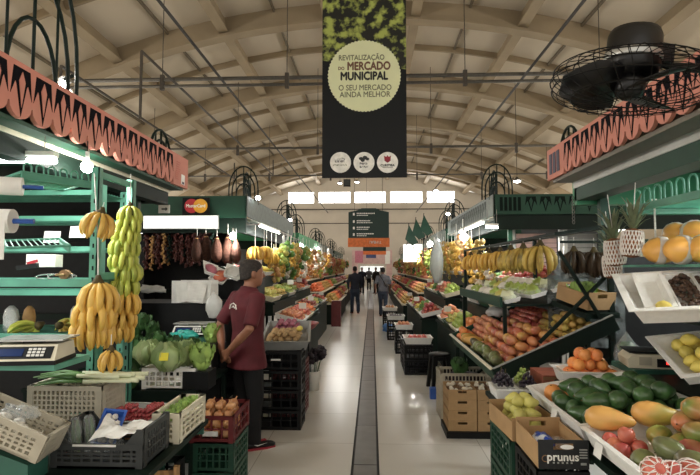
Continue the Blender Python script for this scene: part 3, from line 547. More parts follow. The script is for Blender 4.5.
tubelamp('long white tube lamp glowing under the roof of the near pink-signed stall', at(-60, 159, 3.35), at(56, 161, 3.35), 15, .02)
lamp('bright bulb glowing under the pink-signed canopy beside the teal post', at(87, 167, 3.75), .045, 26, .08)
tubelamp('unseen added tube lamp under the inner roof of the near pink-signed stall', (-3.6, 2.2, 2.46), (-2.7, 2.2, 2.46), 22, .02, wire=.1)  # hidden lamp added to brighten the near goods
fp = at(65, 84, 3.95); t = thing('spotlight', 'small chrome spotlight clamped on top of the pink sign board', 'lamp', fp); part('head', MB().lathe([(.02, .06), (.05, .04), (.06, 0), (.05, -.01)], 12), 'chrome', t, True, (0, 0, 0), (R(50), 0, R(-20))); part('bulb', MB().lathe([(a * .035, b2 * .035) for a, b2 in sph(6)], 10), 'lampglow', t, True, (.01, -.03, -.02)); part('stem', MB().tube([(0, .0, 0), (.08, 0, -.1), (.12, .0, -.2)], .012, 6), 'steel', t); bulb('spot_light', fp + V((.05, -.12, .03)), 8)
sc1 = thing('dark_partition', 'dark back panel closing the far end of the stall behind the teal racks', 'panel', (0, 5.5, 0)); part('panel', MB().bx(-5.9, -2.7, 0, .04, .0, 2.36), 'dkplastic', sc1)
part('frame_rail', MB().bx(-5.9, -2.7, -.03, 0, 1.1, 1.16), 'greendk', sc1); part('frame_rail', MB().bx(-5.9, -2.7, -.03, 0, 1.95, 2.0), 'greendk', sc1)
# slotted rack carrying the bananas
def slotpost(parent, x, y, z0, z1, mk='teal', w_=.05):
    part('post', MB().bx(x - w_ / 2, x + w_ / 2, y - .004, y + .004, z0, z1).bx(x + w_ / 2 - .006, x + w_ / 2, y - .004, y + w_, z0, z1), mk, parent)
    m = MB(); z = z0 + .06
    while z < z1 - .04: m.bx(x - .006, x + .006, y - .0055, y - .003, z, z + .028); z += .075
    part('slot_row', m, 'black', parent)
rk = thing('slotted_rack', 'teal slotted steel rack with banana clusters hung on its posts', 'rack')
for x, y in ((-1.86, 3.4), (-1.86, 3.9), (-3.1, 3.4), (-3.1, 3.9)): slotpost(rk, x, y, 0, 2.33)
for z, hgt in ((1.57, .045), (1.21, .035), (.55, .04)):
    part('shelf', MB().bx(-3.1, -1.86, 3.4, 3.9, z - .012, z), 'tealdark', rk)
    part('beam', MB().bx(-3.1, -1.86, 3.385, 3.4, z - hgt, z + .006), 'teal', rk); part('beam', MB().bx(-3.1, -1.86, 3.9, 3.915, z - hgt, z + .006), 'teal', rk)
part('beam', MB().bx(-1.875, -1.85, 3.4, 3.9, 2.27, 2.31), 'teal', rk); part('beam', MB().bx(-1.875, -1.85, 3.4, 3.9, 1.57, 1.62), 'teal', rk)
r2 = thing('bright_rack', 'pale teal shelf rack lit by the bulb behind the banana post', 'rack')
for x, y in ((-2.32, 4.3), (-2.32, 4.75), (-3.7, 4.3), (-3.7, 4.75)): slotpost(r2, x, y, 0, 2.36, 'teal', .07)
for z in (2.3, 2.08, 1.82, 1.45):
    m = MB().bx(-3.7, -2.32, 4.285, 4.3, z - .03, z + .012).bx(-3.7, -2.32, 4.75, 4.765, z - .03, z + .012); part('beam', m, 'teal', r2)
    m = MB()
    for i in range(9): m.tube([(-3.7, 4.33 + i * .05, z), (-2.32, 4.33 + i * .05, z)], .005, 5)
    part('shelf_wires', m, 'teal', r2)
# wire shelves hung in front of it
def wireshelf(label, loc, rot, w_, d_, mk='teal', loops=6):
    t = thing('wire_shelf', label, 'shelf', loc, rot); m = MB().tube([(-w_ / 2, -d_ / 2, 0), (w_ / 2, -d_ / 2, 0), (w_ / 2, d_ / 2, 0), (-w_ / 2, d_ / 2, 0), (-w_ / 2, -d_ / 2, 0)], .008, 6); part('frame', m, mk, t)
    m = MB()
    for i in range(1, 10): x = -w_ / 2 + w_ * i / 10; m.tube([(x, -d_ / 2, 0), (x, d_ / 2, 0)], .0035, 5)
    part('shelf_wires', m, mk, t); m = MB()
    for i in range(loops):
        y = -d_ / 2 + d_ * (i + .5) / loops; m.tube([(w_ / 2, y - .022, 0)] + [(w_ / 2, y - .022 * math.cos(a), .035 + .022 * math.sin(a)) for a in [PI * j / 6 for j in range(7)]] + [(w_ / 2, y + .022, 0)], .005, 5)
    part('edge_loops', m, mk, t)
    part('side_rail', MB().bar((w_ / 2, -d_ / 2, -.02), (w_ / 2, d_ / 2, -.02), .01, .04), mk, t); return t
p = at(44, 182, 3.1); wireshelf('teal wire shelf with a row of loops, hung beneath the tube lamp', p, (0, R(-6), R(-28)), .3, .42)
p = at(36, 243, 3.0); t = wireshelf('teal wire shelf hanging tilted below the paper rolls', p, (R(8), R(-4), R(38)), .3, .42, loops=0)
def roll(label, p, rz, r_, L_, mk='paper', rod='bluestuff', tail=0):
    t = thing('paper_roll', label, 'roll', p, (0, 0, rz)); m = MB().tube([(0, -L_ / 2, 0), (0, L_ / 2, 0)], r_, 20); part('roll', m, mk, t, False); part('rod', MB().tube([(0, -L_ / 2 - .12, 0), (0, L_ / 2 + .1, 0)], r_ * .22, 8), rod, t)
    if tail: part('loose_sheet', MB().bx(r_ - .003, r_ + .001, -L_ / 2 + .01, L_ / 2 - .01, -tail, 0), mk, t)
    return t
roll('white bag roll on a blue rod under the tube lamp', at(9, 186, 2.75), R(-65), .05, .13); roll('white bag roll with a long loose strip hanging down', at(3, 221, 2.6), R(-80), .062, .1, tail=.2)
solo('crumpled_bag', sheet(.32, .14, .06, 3), 'bag', 'crumpled white bags lying on the top shelf of the lit rack', 'bag', at(45, 196, 4.45))
for i, (px, py, lb) in enumerate(((52, 237, 'white price cards leaning on the wires of the lit rack'), (78, 232, 'pale carton leaning on the lit rack beside the post'))):
    solo('card', MB().box((0, 0, 0), (.13, .006, .1)), 'paper', lb, 'card', at(px, py, 4.22), (R(-14), 0, .1))
solo('white_box', MB().box((0, 0, 0), (.19, .14, .09)), 'white', 'plain white box under the tilted wire shelf', 'box', at(45, 258, 3.65) + V((0, 0, -.02)), (0, 0, R(12)))
t = thing('stapler', 'dark hand tool with a red band lying on the teal shelf', 'tool', at(27, 268, 3.5)); part('body', MB().bar((-.07, 0, 0), (.07, .01, .02), .03, .03), 'dkplastic', t); part('band', MB().bar((.0, 0, .03), (.06, .02, .05), .02, .02), 'cardred', t)
for i, (px, lb) in enumerate(((48, 'bent wire hoop lying on the teal shelf edge, larger of two'), (56, 'bent wire hoop lying on the teal shelf edge, smaller of two'))):
    s_ = .13 - .03 * i; q = at(px, 276, 3.43); solo('wire_hoop', MB().tube([(s_ * math.cos(a), .02 * math.sin(a), .018 + .018 * math.sin(a)) for a in [2 * PI * j / 20 for j in range(21)]], .005, 5), 'chrome', lb, 'wire', (q.x, 3.5, 1.572))
roll('brown tape roll standing on the teal shelf', V((at(65, 277, 3.5).x, 3.5, 1.605)), R(10), .033, .05, 'cardboarddk', 'cardboard')
for px, py, mk, lb, Y, s_ in ((12, 297, 'bag', 'white carrier bag behind the rack beam', 3.75, .06), (30, 296, 'corn', 'tan snack packet standing behind the rack beam', 3.75, .05), (75, 296, 'bag', 'small white bag behind the banana clusters', 3.75, .035), (10, 325, 'bagclear', 'clear plastic bag of lemons on the banana shelf', 3.5, .05)):
    q = at(px, py, Y); solo('packet', MB().lathe([(.03, 0), (.9 * s_, .02), (s_, .08), (.8 * s_, .13), (.3 * s_, .16)], 10, sy=.6) if True else None, mk, lb, 'packet', (q.x, Y, 1.212), smooth=True)
hand('bananagreen', V((at(36, 322, 3.5).x, 3.52, 1.25)), 'yellow green banana bunch lying on the rack shelf beside the plastic bag', None, .95, 9, 2.6, R(150), tilt=R(65))
hand('bananaplain', V((at(55, 322, 3.5).x, 3.55, 1.25)), 'dark ripe banana bunch lying on the rack shelf', None, .85, 9, 2.8, R(30), tilt=R(60))
hand('bananagreen', V((at(70, 324, 3.55).x, 3.6, 1.25)), 'unripe banana bunch lying on the rack shelf behind the yellow cluster', None, .8, 9, 2.8, R(100), tilt=R(60))
# bananas on the posts
for i, (px, py, sc_) in enumerate(((98, 284, 1.15), (96, 300, 1.15), (93, 317, 1.15), (102, 330 - 18, 1.05))):
    if i == 3: continue
    hand('banana', at(px, py, 3.22), ('topmost', 'middle', 'lowest')[i % 3] + ' ripe yellow banana hand of the big cluster before the teal post', None, sc_, 19, rz=i * .7, cord=.16 if i == 0 else 0)
GY = [(130, 207, .85), (129, 216, .95), (127, 226, 1.0), (125, 237, 1.05), (124, 249, 1.08), (127, 262, 1.05), (124, 276, 1.08), (126, 292, 1.05), (123, 308, 1.05), (121, 320, 1.0)]
for i, (px, py, sc_) in enumerate(GY):
    hand('bananagreen' if i < 7 else 'banana', at(px, py, 3.78), ('first', 'second', 'third', 'fourth', 'fifth', 'sixth', 'seventh')[i] + ' greenish banana hand from the top of the tall cluster' if i < 7 else ('upper', 'middle', 'lowest')[i - 7] + ' yellow banana hand at the foot of the tall greenish cluster', None, sc_ * .92, 18, rz=i * .5, cord=.25 if i == 0 else 0)
hand('banana', at(101, 214, 3.3), 'pale yellow banana bunch tied high on the teal post', None, .95, 9, 3.4, R(-60), .08, tilt=R(-12))
hand('banana', at(111, 351, 3.15), 'small golden banana bunch hanging low under the big cluster', None, .72, 8, 2 * PI, 0, .1)
part('hook_cord', MB().tube([(-1.87, 3.4, 2.29), at(98, 240, 3.22), at(98, 284, 3.22)], .004, 5), 'white', rk); part('hook_cord', MB().tube([(-1.87, 3.9, 2.29), at(130, 200, 3.78)], .004, 5), 'white', rk)
# scale on a teal bracket
def scale(label, p, rz, w_, body='cream', d_=.26, pan='steelsheet'):
    t = thing('weighing_scale', label, 'scale', p, (0, 0, rz)); h_ = .075
    part('body', MB().hexa([(-w_ / 2, -d_ / 2, 0), (w_ / 2, -d_ / 2, 0), (w_ / 2, d_ / 2, 0), (-w_ / 2, d_ / 2, 0), (-w_ / 2 + .01, -d_ / 2 + .06, h_), (w_ / 2 - .01, -d_ / 2 + .06, h_), (w_ / 2 - .01, d_ / 2, h_), (-w_ / 2 + .01, d_ / 2, h_)]), body, t)
    part('skirt', MB().bx(-w_ / 2 - .004, w_ / 2 + .004, -d_ / 2 - .004, d_ / 2 + .004, -.022, .0), 'dkplastic', t)
    ang = math.atan2(h_, .06); pn = part('display_panel', MB().box((0, 0, 0), (w_ * .86, .07, .006)), 'dkplastic', t, loc=(0, -d_ / 2 + .03, h_ / 2), rot=(ang, 0, 0))
    part('screen', MB().box((0, 0, 0), (w_ * .4, .042, .004)), 'lcdblue', pn, loc=(-w_ * .19, 0, .004))
    for i in range(4):
        for j in range(3): part('key', MB().box((0, 0, 0), (.016, .012, .006)), 'white', pn, loc=(w_ * .1 + i * .022, -.018 + j * .018, .004))
    part('weighing_pan', MB().bx(-w_ / 2 - .01, w_ / 2 + .01, -d_ / 2 + .07, d_ / 2 + .03, h_ + .015, h_ + .024), pan, t); part('pan_support', MB().bx(-.05, .05, -.0, .1, h_ - .002, h_ + .015), 'dkplastic', t)
    return t
p = at(32, 357, 2.75); scale('cream weighing scale with blue display beside the banana post', p, R(9), .34)
br1 = thing('scale_bracket', 'teal steel bracket table carrying the cream scale', 'table', (p.x - .12, 2.82, 0)); part('top', MB().bx(-.4, .3, -.16, .18, p.z - .055, p.z - .024), 'teal', br1)
part('leg', MB().bx(-.3, -.24, -.03, .03, 0, p.z - .055), 'teal', br1); None
# produce table and what stands on it
table('produce_table', 'teal steel produce table under the grey crate and tomato tray', -2.7, -1.09, 2.3, 3.48, .65, 'greendk', 'tealdark', shelf=.2, inset=.3)
table('produce_table', 'dark steel produce table under the cabbages and lettuce', -2.7, -1.34, 3.95, 4.85, .72, 'greendk', 'greendk', shelf=.2)
gx = (96.5 - 372) * 2.6 / 520
gc = crate('plastic_crate', 'dark grey slotted crate with cut-away front holding bagged packs', (gx, 2.77, .652), 0, .47, .34, .19, 'greydark', 3, 9, cut=True)
part('label_slots', MB().bx(-.12, .1, -.179, -.174, .108, .118), 'white', gc)
solo('paper_sheet', sheet(.3, .24, .06, 7), 'paper', 'crumpled white paper lying in the dark grey crate', 'paper', (gx + .07, 2.77, .765), (R(6), R(4), .15))
for i, (dx, lb) in enumerate(((-.17, 'tall clear pack of cucumbers standing in the grey crate corner'), (-.115, 'clear pack of cucumbers leaning beside the blue punnet'))):
    t = thing('produce_pack', lb, 'pack', (gx + dx, 2.72 + .05 * i, .665), (R(-16), R(-14), .1 * i)); part('film', MB().lathe([(.02, 0), (.032, .02), (.034, .16), (.02, .2)], 10, sx=.9, sy=1.1), 'bagclear', t, True)
    for j in (-1, 1): part('cucumber', MB().tube([(j * .013, 0, .015), (j * .013, .004, .1), (j * .012, 0, .185)], [.008, .012, .007], 8), 'lettucedk', t, True)
solo('plastic_bag', blob(.1, .08, .05, .3, 3, 10, 9, -.6), 'bagclear', 'clear crumpled bag lying at the front of the grey crate', 'bag', (gx - .02, 2.71, .72), smooth=True)
bp = thing('punnet', 'blue punnet of white garlic cloves tilted in the grey crate', 'punnet', (gx - .06, 2.86, .76), (R(48), R(6), .1), None, traymesh(.11, .19, .035, 'bluestuff', .012, .005, .008))
for i in range(14): thing('garlic', 'peeled white garlic clove in the blue punnet', 'garlic', V((gx - .06, 2.86, .76)) + Matrix.Rotation(.1, 3, 'Z') @ (Euler((R(48), R(6), 0)).to_matrix() @ V((-.028 + .028 * (i % 3) + random.uniform(-.005, .005), -.07 + .034 * (i // 3), .024))), (random.uniform(-1, 1), random.uniform(-1, 1), 0), 'garlic cloves in the blue punnet', FR['garlic']['me'], .72)
bc = V((-1.72, 2.44, .845)); BR = Euler((0, R(24), R(6)))
solo('riser_box', MB().hexa([(-.16, -.09, 0), (.14, -.09, 0), (.14, .09, 0), (-.16, .09, 0), (-.16, -.09, .22), (.14, -.09, .1), (.14, .09, .1), (-.16, .09, .22)]), 'tealdark', 'teal riser box under the tilted beige crate', 'box', (bc.x, 2.44, .651), (0, 0, R(6)))
crate('plastic_crate', 'beige slotted crate of garlic at the table corner', bc, R(6), .4, .22, .13, 'greybeige', 4, 12, roll=R(24))
for i in range(16): a = random.uniform(-.15, .15); b2 = random.uniform(-.07, .07); q = bc + BR.to_matrix() @ V((a, b2, .035 + .022 * (i % 3))); thing('garlic', 'pale garlic bulb lying in the beige crate', 'garlic', q, (random.uniform(-1, 1), random.uniform(-1, 1), 0), 'garlic in the beige crate', FR['garlic']['me'], 1.1)
solo('plastic_bag', blob(.09, .07, .04, .3, 3, 10, 4, -.6), 'bagclear', 'clear plastic bag lying over the garlic in the beige crate', 'bag', bc + BR.to_matrix() @ V((-.02, .02, .11)), smooth=True)
tx = -1.45
solo('wooden_board', MB().bx(-.17, .17, -.22, .22, 0, .05), 'wood', 'plank riser under the cherry tomato tray', 'board', (tx, 3.2, .651))
tray('grey_tray', 'shallow grey tray heaped with tiny red tomatoes', (tx, 3.2, .702), (0, 0, R(-6)), .36, .4, .06, 'greytray', .02)
for k, (ox, oy) in enumerate(((-.15, -.04), (.0, -.01))):
    heap('cherry_tomato', (tx + ox, 3.03 + oy + .05, .715), (1, -.1, 0), (.1, 1, 0), .15, .28, 4, 'heaped in the shallow grey tray beside the spray bottle', 1.0, group='tiny tomatoes in the grey tray', drop=.15)
crate('plastic_crate', 'white slotted crate at the aisle edge of the table, beside the tomatoes', (-1.175, 3.2, .652), 0, .16, .46, .17, 'cream', 4, 5)
solo('paper_sheet', sheet(.12, .4, .04, 21), 'paper', 'white paper lining the narrow white crate', 'paper', (-1.175, 3.2, .74))
for i in range(8): lettuce('small green lettuce head in the narrow white crate', (-1.175 + random.uniform(-.02, .02), 3.03 + i * .05, .74), .5, 'lettuce', 'lettuce in the narrow white crate', 7)
t = thing('spray_bottle', 'clear plastic spray bottle standing between leeks and tomatoes', 'bottle', (at(115, 403, 3.3).x - .02, 3.32, .651)); part('body', MB().lathe([(.04, 0), (.042, .01), (.042, .11), (.03, .15), (.014, .17), (.014, .19)], 14), 'bagclear', t, True); part('sprayer', MB().bx(-.015, .015, -.02, .02, .19, .215).bx(-.055, .02, -.012, .012, .215, .24), 'white', t); part('trigger', MB().bar((-.035, 0, .215), (-.028, 0, .17), .01, .012), 'white', t)
t = solo('produce_bag', blob(.05, .05, .06, .2, 3, 10, 14, -.7), 'grapedk', 'bag of dark purple vegetables behind the blue punnet', 'bag', (at(104, 402, 3.05).x, 3.06, .70), smooth=True)
# leeks
crate('plastic_crate', 'pale perforated crate full of leeks behind the banana post', (-1.82, 3.2, .652), 0, .45, .3, .3, 'greybeige', 8, 16)
LS = MB().tube([(-.17, 0, 0), (0, 0, .002), (.1, 0, 0)], [.014, .012, .012], 8).mesh('shaft', 'leekwhite', True); LG = MB().tube([(.1, 0, 0), (.22, .01, .008), (.36, .03, -.01)], [.013, .022, .008], 8, sq=.45).mesh('leaves', 'leekgreen', True)
for i in range(12):
    t = thing('leek', 'leek with white shaft and green leaves lying over the pale crate', 'leek', (-1.62 + random.uniform(-.07, .07), 3.08 + .03 * (i % 8), .975 + .03 * (i // 8)), (0, 0, PI + random.uniform(-.15, .15)), 'leeks over the pale crate'); ob('shaft', LS, t); ob('leaves', LG, t)
# cabbages and greens
crate('plastic_crate', 'white crate of wrapped cabbages beside the lettuce', (-1.56, 4.17, .722), 0, .42, .38, .16, 'white', 3, 8)
for i, (px, py, Y, sc_, st) in enumerate(((168, 385, 3.98, 1.3, True), (186, 375, 4.2, 1.2, False), (148, 380, 4.2, 1.2, False))):
    q = at(px, py, Y); cabbage(('round wrapped cabbage with a yellow sticker' if st else ('pale cabbage behind the stickered one' if i == 1 else 'pale cabbage in the shade beside the leeks')), (q.x, Y, .86), sc_, sticker=st)
q = at(199, 392, 4.0); lettuce('bright curly lettuce at the crate corner next to the onions', (q.x, 4.05, .86), 1.2, 'lettuce', None, 18)
solo('riser_box', MB().bx(-.1, .1, -.1, .1, 0, .137), 'dkplastic', 'box under the bright curly lettuce', 'box', (q.x - .02, 4.07, .721))
for i, (px, py, Y) in enumerate(((142, 352, 4.5), (158, 346, 4.6), (175, 350, 4.6), (192, 352, 4.65), (130, 380, 4.0), (133, 365, 4.3))):
    q = at(px, py, Y); lettuce('dark green bunch of leafy greens piled behind the cabbages', (q.x, Y, q.z - .06), 1.1, 'lettucedk', 'dark greens behind the cabbages', 12)
solo('greens_riser', MB().bx(-.3, .3, -.17, .17, 0, .24), 'dkplastic', 'black box lifting the dark leafy greens', 'box', (-1.72, 4.63, .722))
solo('teal_bag', blob(.13, .06, .07, .35, 3, 10, 31, -.5), 'tealbag', 'crumpled teal plastic bag behind the leafy greens', 'bag', at(183, 338, 4.8) + V((0, 0, -.0)), smooth=True)
for i, (px, py) in enumerate(((140, 318), (150, 326), (132, 330))):
    q = at(px, py, 4.9); t = lettuce('feathery dark herb bunch standing in the shade behind the bananas', (q.x, 4.95, q.z - .12), .95, 'lettucedk', 'herb bunches in the shade', 10)
solo('herb_stand', MB().bx(-.26, .26, -.08, .08, 0, .95), 'dkplastic', 'black stand holding the dark herb bunches', 'stand', (-2.31, 4.98, 0))
# onions on crates by the aisle
crate('plastic_crate', 'dark green crate standing on the floor under the onion crate, lower of two', (-1.13, 3.95, 0), 0, .29, .44, .2, 'greencrate', 3, 6); crate('plastic_crate', 'dark green crate under the onion crate, upper of two', (-1.13, 3.95, .205), 0, .29, .44, .2, 'greencrate', 3, 6)
oc = crate('plastic_crate', 'maroon slotted crate of brown onions beside the man', (-1.14, 3.95, .412), 0, .315, .48, .19, 'maroonbox', 2, 4)
part('name_plate', MB().bx(-.06, .05, -.246, -.243, .05, .085), 'bag', oc)
heap('onion', (-1.27, 3.74, .425), (1, 0, 0), (0, 1, 0), .26, .42, 4, 'lying in the maroon crate', 1.03, group='onions in the maroon crate', drop=.12, sh=(0, 1))
t = thing('wooden_crate', 'rough wooden slat crate on the floor under the produce table', 'crate', (-1.3, 2.9, .0), (0, 0, R(12)))
for i in range(3):
    for sy in (-1, 1): part('slat', MB().bx(-.2, .2, sy * .14 - .006, sy * .14 + .006, .2 + .1 * i, .27 + .1 * i), 'wood', t)
for sx in (-1, 1):
    for sy in (-1, 1): part('corner_post', MB().bx(sx * .19 - .015, sx * .19 + .015, sy * .12 - .015, sy * .12 + .015, 0, .5), 'wood', t)
for i in range(4): part('slat', MB().bx(-.2 + .1 * i, -.12 + .1 * i, -.14, .14, .19, .2), 'wood', t)
solo('bucket', MB().lathe([(.12, 0), (.15, .24), (.155, .25), (.14, .25), (.135, .23), (.11, .02)], 18), 'white', 'white round bucket under the near end of the produce table', 'bucket', (-1.62, 2.5, .201), smooth=True)
crate('plastic_crate', 'black crate pushed under the table below the white crate', (-1.45, 3.35, .201), 0, .4, .3, .2, 'dkplastic')
# ---------------------------------------------------------------- near stall with pink sign under the fan
mt('soffitgrey', '6f6a60', .35, .1, 5, metal=.5)
c2 = thing('stall_canopy', 'near stall canopy with scalloped pink sign board beneath the black fan', 'canopy')
fb2, tops = scallop(1, 1.88, .6, 5.56, 2.57, 2.89, 4.99, .205, 'pink', c2)
for i in range(3): part('name_strip', MB().bx(1.858, 1.866, 5.2 + .105 * i, 5.27 + .105 * i, 2.62, 2.83), 'stripe', fb2)
part('soffit', MB().bx(1.9, 2.1, .6, 5.5, 2.54, 2.575), 'soffitgrey', c2); part('lintel', MB().bx(2.1, 2.3, .6, 5.45, 2.34, 2.56), 'green', c2); part('lip_strip', MB().bx(2.09, 2.1, .6, 5.45, 2.47, 2.54), 'steelsheet', c2)
part('roof_panel', MB().bx(2.0, 6, .6, 5.5, 2.62, 2.66), 'greendk', c2); part('end_beam', MB().bx(2.1, 6, 5.4, 5.5, 2.3, 2.62), 'greenlt', c2)
for y in (1.5, 2.8, 4.1): part('rafter', MB().bx(2.2, 6, y - .03, y + .03, 2.5, 2.62), 'tealdark', c2)
for x, y in ((2.32, 5.3), (5.8, 5.3)): part('post', MB().bx(x - .04, x + .04, y - .04, y + .04, 0, 2.6), 'green', c2)
hoop(c2, (1.98, 5.25, 2.62), .5, .45, 'greendk', PI / 2)
m = MB(); p = at(573, 195, 5.35)
for i in range(8): m.tube([(p.x + .012 * math.cos(a), p.y, 2.36 - i * .035 + .02 * math.sin(a)) for a in [2 * PI * j / 8 for j in range(9)]], .004, 5)
part('chain', m, 'steel', c2)
tubelamp('tube lamp glowing under the roof of the stall with the fan', (2.75, 3.9, 2.4), (3.5, 3.9, 2.4), 40, .02, wire=.1)
tubelamp('unseen added second tube lamp under the roof of the stall with the fan', (2.5, 2.0, 2.46), (3.3, 2.0, 2.46), 45, .02, wire=.1)  # another hidden lamp, added for more light in the fan stall
part('back_panel', MB().bx(4.2, 4.24, .6, 5.4, 0, 2.5), 'dkplastic', c2)
area_r = bulb('stall_fill_light', (2.3, 2.7, 2.42), 50, (.95, 1, .95), .1)  # added fill with no lamp of its own, brightens the fan stall
# fan
fc = at(630, 84, 2.5); fan = thing('wall_fan', 'large black caged fan hanging over the pink sign board', 'fan', fc, (R(2), R(7), R(10)))
fr_ = .36
m = MB()
for i in range(30):
    a = 2 * PI * i / 30; pts = []
    for j in range(9): u = PI * j / 8; rad = .09 + (fr_ - .09) * math.sin(u) ** .6 if 0 else fr_ * (.22 + .78 * math.sin(u) ** .75); pts.append((rad * math.cos(a + .25 * (j / 8)), rad * math.sin(a + .25 * (j / 8)), .105 * math.cos(u)))
    m.tube(pts, .0022, 4, cap=False)
for rr, z in ((fr_, 0), (fr_ * .97, .045), (fr_ * .97, -.045), (fr_ * .72, -.075), (fr_ * .45, -.085), (fr_ * .22, -.09), (fr_ * .72, .075)): m.tube([(rr * math.cos(2 * PI * j / 40), rr * math.sin(2 * PI * j / 40), z) for j in range(41)], .0032, 4)
part('cage', m, 'black', fan)
bm_ = MB()
for i in range(3):
    b3 = MB(); rings = []
    for j in range(7):
        t_ = j / 6; r_ = .05 + .26 * t_; wd = .05 + .11 * math.sin(PI * min(1, t_ * .75 + .2)); tw = R(32 - 14 * t_)
        rings.append([(r_, -wd * math.cos(tw), -wd * math.sin(tw)), (r_, wd * math.cos(tw), wd * math.sin(tw)), (r_, wd * math.cos(tw), wd * math.sin(tw) + .006), (r_, -wd * math.cos(tw), -wd * math.sin(tw) + .006)])
    b3.loft(rings); part('blade', b3, 'blackgloss', fan, True, (0, 0, -.02), (0, 0, 2.75 + 2 * PI * i / 3))
part('hub', MB().lathe([(.03, -.075), (.06, -.06), (.07, 0), (.06, .04)], 16), 'blackgloss', fan, True)
mo = part('motor', MB().lathe([(.08, .03), (.115, .05), (.125, .09), (.12, .23), (.11, .255), (.06, .27), (.03, .272)], 20), 'blackgloss', fan, True); part('band', MB().lathe([(.126, .105), (.128, .11), (.128, .135), (.126, .14)], 20), 'steelsheet', mo, True)
part('oscillator_box', MB().bx(.07, .17, -.06, .06, .11, .2), 'blackgloss', mo)
inv = fan.rotation_euler.to_matrix().inverted(); tgt = inv @ (V((2.15, fc.y, fc.z + .02)) - fc)
part('wall_arm', MB().tube([(.12, 0, .15), (.2, 0, .12), tgt], [.03, .022, .025], 10), 'black', fan, True)
# ---------------------------------------------------------------- counter and trays
table('fruit_counter', 'dark green fruit counter under the mango and avocado trays', 1.0, 2.6, 1.2, 3.65, .8, 'greendk', 'tealdark', shelf=.25)
# long white tray: mangoes in front, avocados behind, papayas between; sloping up from the aisle
sl = math.atan2(.1, .62); ux = V((0, 1, 0)); uyr = V((math.cos(sl), 0, math.sin(sl)))
def slopetray(label, x, y0, y1, z, w_, mk='styro', h_=.08):
    o = V((x, (y0 + y1) / 2, z)) + uyr * (w_ / 2); M3 = Matrix((uyr, ux, uyr.cross(ux))).transposed(); return thing('fruit_tray', label, 'tray', o, M3.to_euler(), None, traymesh(w_, y1 - y0, h_, mk, .02, .012, .01))
slopetray('sloping white tray of mangoes with taped rim beside the nectarines', .995, 1.3, 2.52, .825, .6); slopetray('sloping white tray of avocados beside the carton with lettering', .995, 2.56, 3.38, .822, .6)
def onslope(x, y, z, du, dn=0): return V((x, y, z)) + uyr * du + uyr.cross(ux) * dn
heap('mangogreen', onslope(1.015, 1.45, .84, .02, .0), ux, uyr, .76, .22, 2, 'along the low rim of the sloping white tray', 1.12, True, sc=1.15)
heap('mango', onslope(1.015, 1.45, .84, .16, .02), ux, uyr, .96, .4, 3, 'heaped in the sloping white tray below the papayas', 1.12, True, .1, sc=1.18)
heap('nectarine', onslope(1.015, 2.22, .84, .01, .0), ux, uyr, .26, .14, 2, 'in the tray corner between the mangoes and the avocados', 1.0, False, .2)
for i, (y, du) in enumerate(((2.47, .1), (2.44, .3), (2.4, .5))): 
    p = onslope(1.0, y, .86, du, .085); thing('papaya', 'yellow papaya lying in the row between the mangoes and avocados', 'papaya', p, (PI / 2, R(20), R(60 + 8 * i)), 'papayas between mangoes and avocados', FR['papaya']['me'], 1.02)
heap('avocado', onslope(1.015, 2.62, .84, .04, .0), ux, uyr, .56, .54, 2, 'piled in the sloping tray behind the papayas', 1.05, True, .05, sc=1.15)
heap('orange', onslope(1.015, 3.17, .84, .03, .0), ux, uyr, .17, .22, 1, 'in the far corner of the avocado tray', 1.25, True, sc=1.3)
table('back_step', 'raised dark step behind the sloping trays', 1.62, 2.6, 1.2, 3.3, 1.0, 'greendk', 'greendk', cat='step', z0=.801)
heap('avocado', (1.66, 1.75, 1.002), (0, 1, 0), (1, 0, 0), 1.1, .5, 2, 'piled high on the dark step', 1.3, True, .1, sc=1.35)
for i, (y, du, k_) in enumerate(((2.42, .06, 0), (2.3, .05, 0), (2.36, .14, 0))): pass
# sleeves of foam net on nectarines at the front
for i, (px, py) in enumerate(((655, 474), (690, 476), (673, 478))):
    p = at(px, py, 1.75); q = thing('nectarine', 'red nectarine in a white foam net sleeve lying on the mangoes', 'nectarine', p + V((0, 0, .01)), (R(60), 0, i), 'nectarines in foam sleeves', FR['nectarine']['me'], 1.15); m = MB()
    for s_ in (-1, 1):
        for a in range(10): m.tube([(.0385 * math.sin(PI * t_ / 8) * math.cos(a * .628 + s_ * t_ * .16), .0385 * math.sin(PI * t_ / 8) * math.sin(a * .628 + s_ * t_ * .16), -.037 * math.cos(PI * t_ / 8)) for t_ in range(1, 8)], .0016, 4)
    part('foam_sleeve', m, 'netfoam', q)
for i, (y, lb) in enumerate(((1.95, 'white price tag taped on the mango tray rim, nearer the fan side'), (2.35, 'white price tag taped on the mango tray rim beside the papayas'), (2.9, 'white price tag taped on the avocado tray rim'))): solo('price_tag', MB().box((0, 0, 0), (.003, .07, .06)), 'paper', lb, 'tag', (.978, y, .86), (0, R(12), 0))
# bowl of oranges, scale, K carton
tray('fruit_bowl', 'cream oblong bowl heaped with oranges beside the scale', (1.41, 3.52, .905), (0, 0, R(-4)), .38, .24, .08, 'whitegloss', .022, cat='bowl')
heap('orange', (1.245, 3.435, .918), (1, -.07, 0), (.07, 1, 0), .33, .175, 3, 'heaped in the cream oblong bowl', .98, True, sh=(1, 0))
solo('bowl_riser', MB().bx(-.15, .15, -.08, .1, 0, .102), 'greendk', 'dark low box under the bowl of oranges', 'box', (1.41, 3.52, .802))
table('stock_bench', 'low dark bench behind the orange bowl under the lettered carton', 0.86, 2.3, 3.7, 4.06, .72, 'greendk', 'greendk', cat='bench', inset=.3)
kc = solo('carton', MB().bx(-.34, .34, -.15, .15, 0, .18), 'cardprint', 'closed brown carton with a large letter K behind the orange bowl', 'carton', (1.53, 3.88, .722)); text('K', .17, 'blackprint', kc, (-.2, -.152, .085), (PI / 2, 0, 0), xs=1.4, bold=.004)
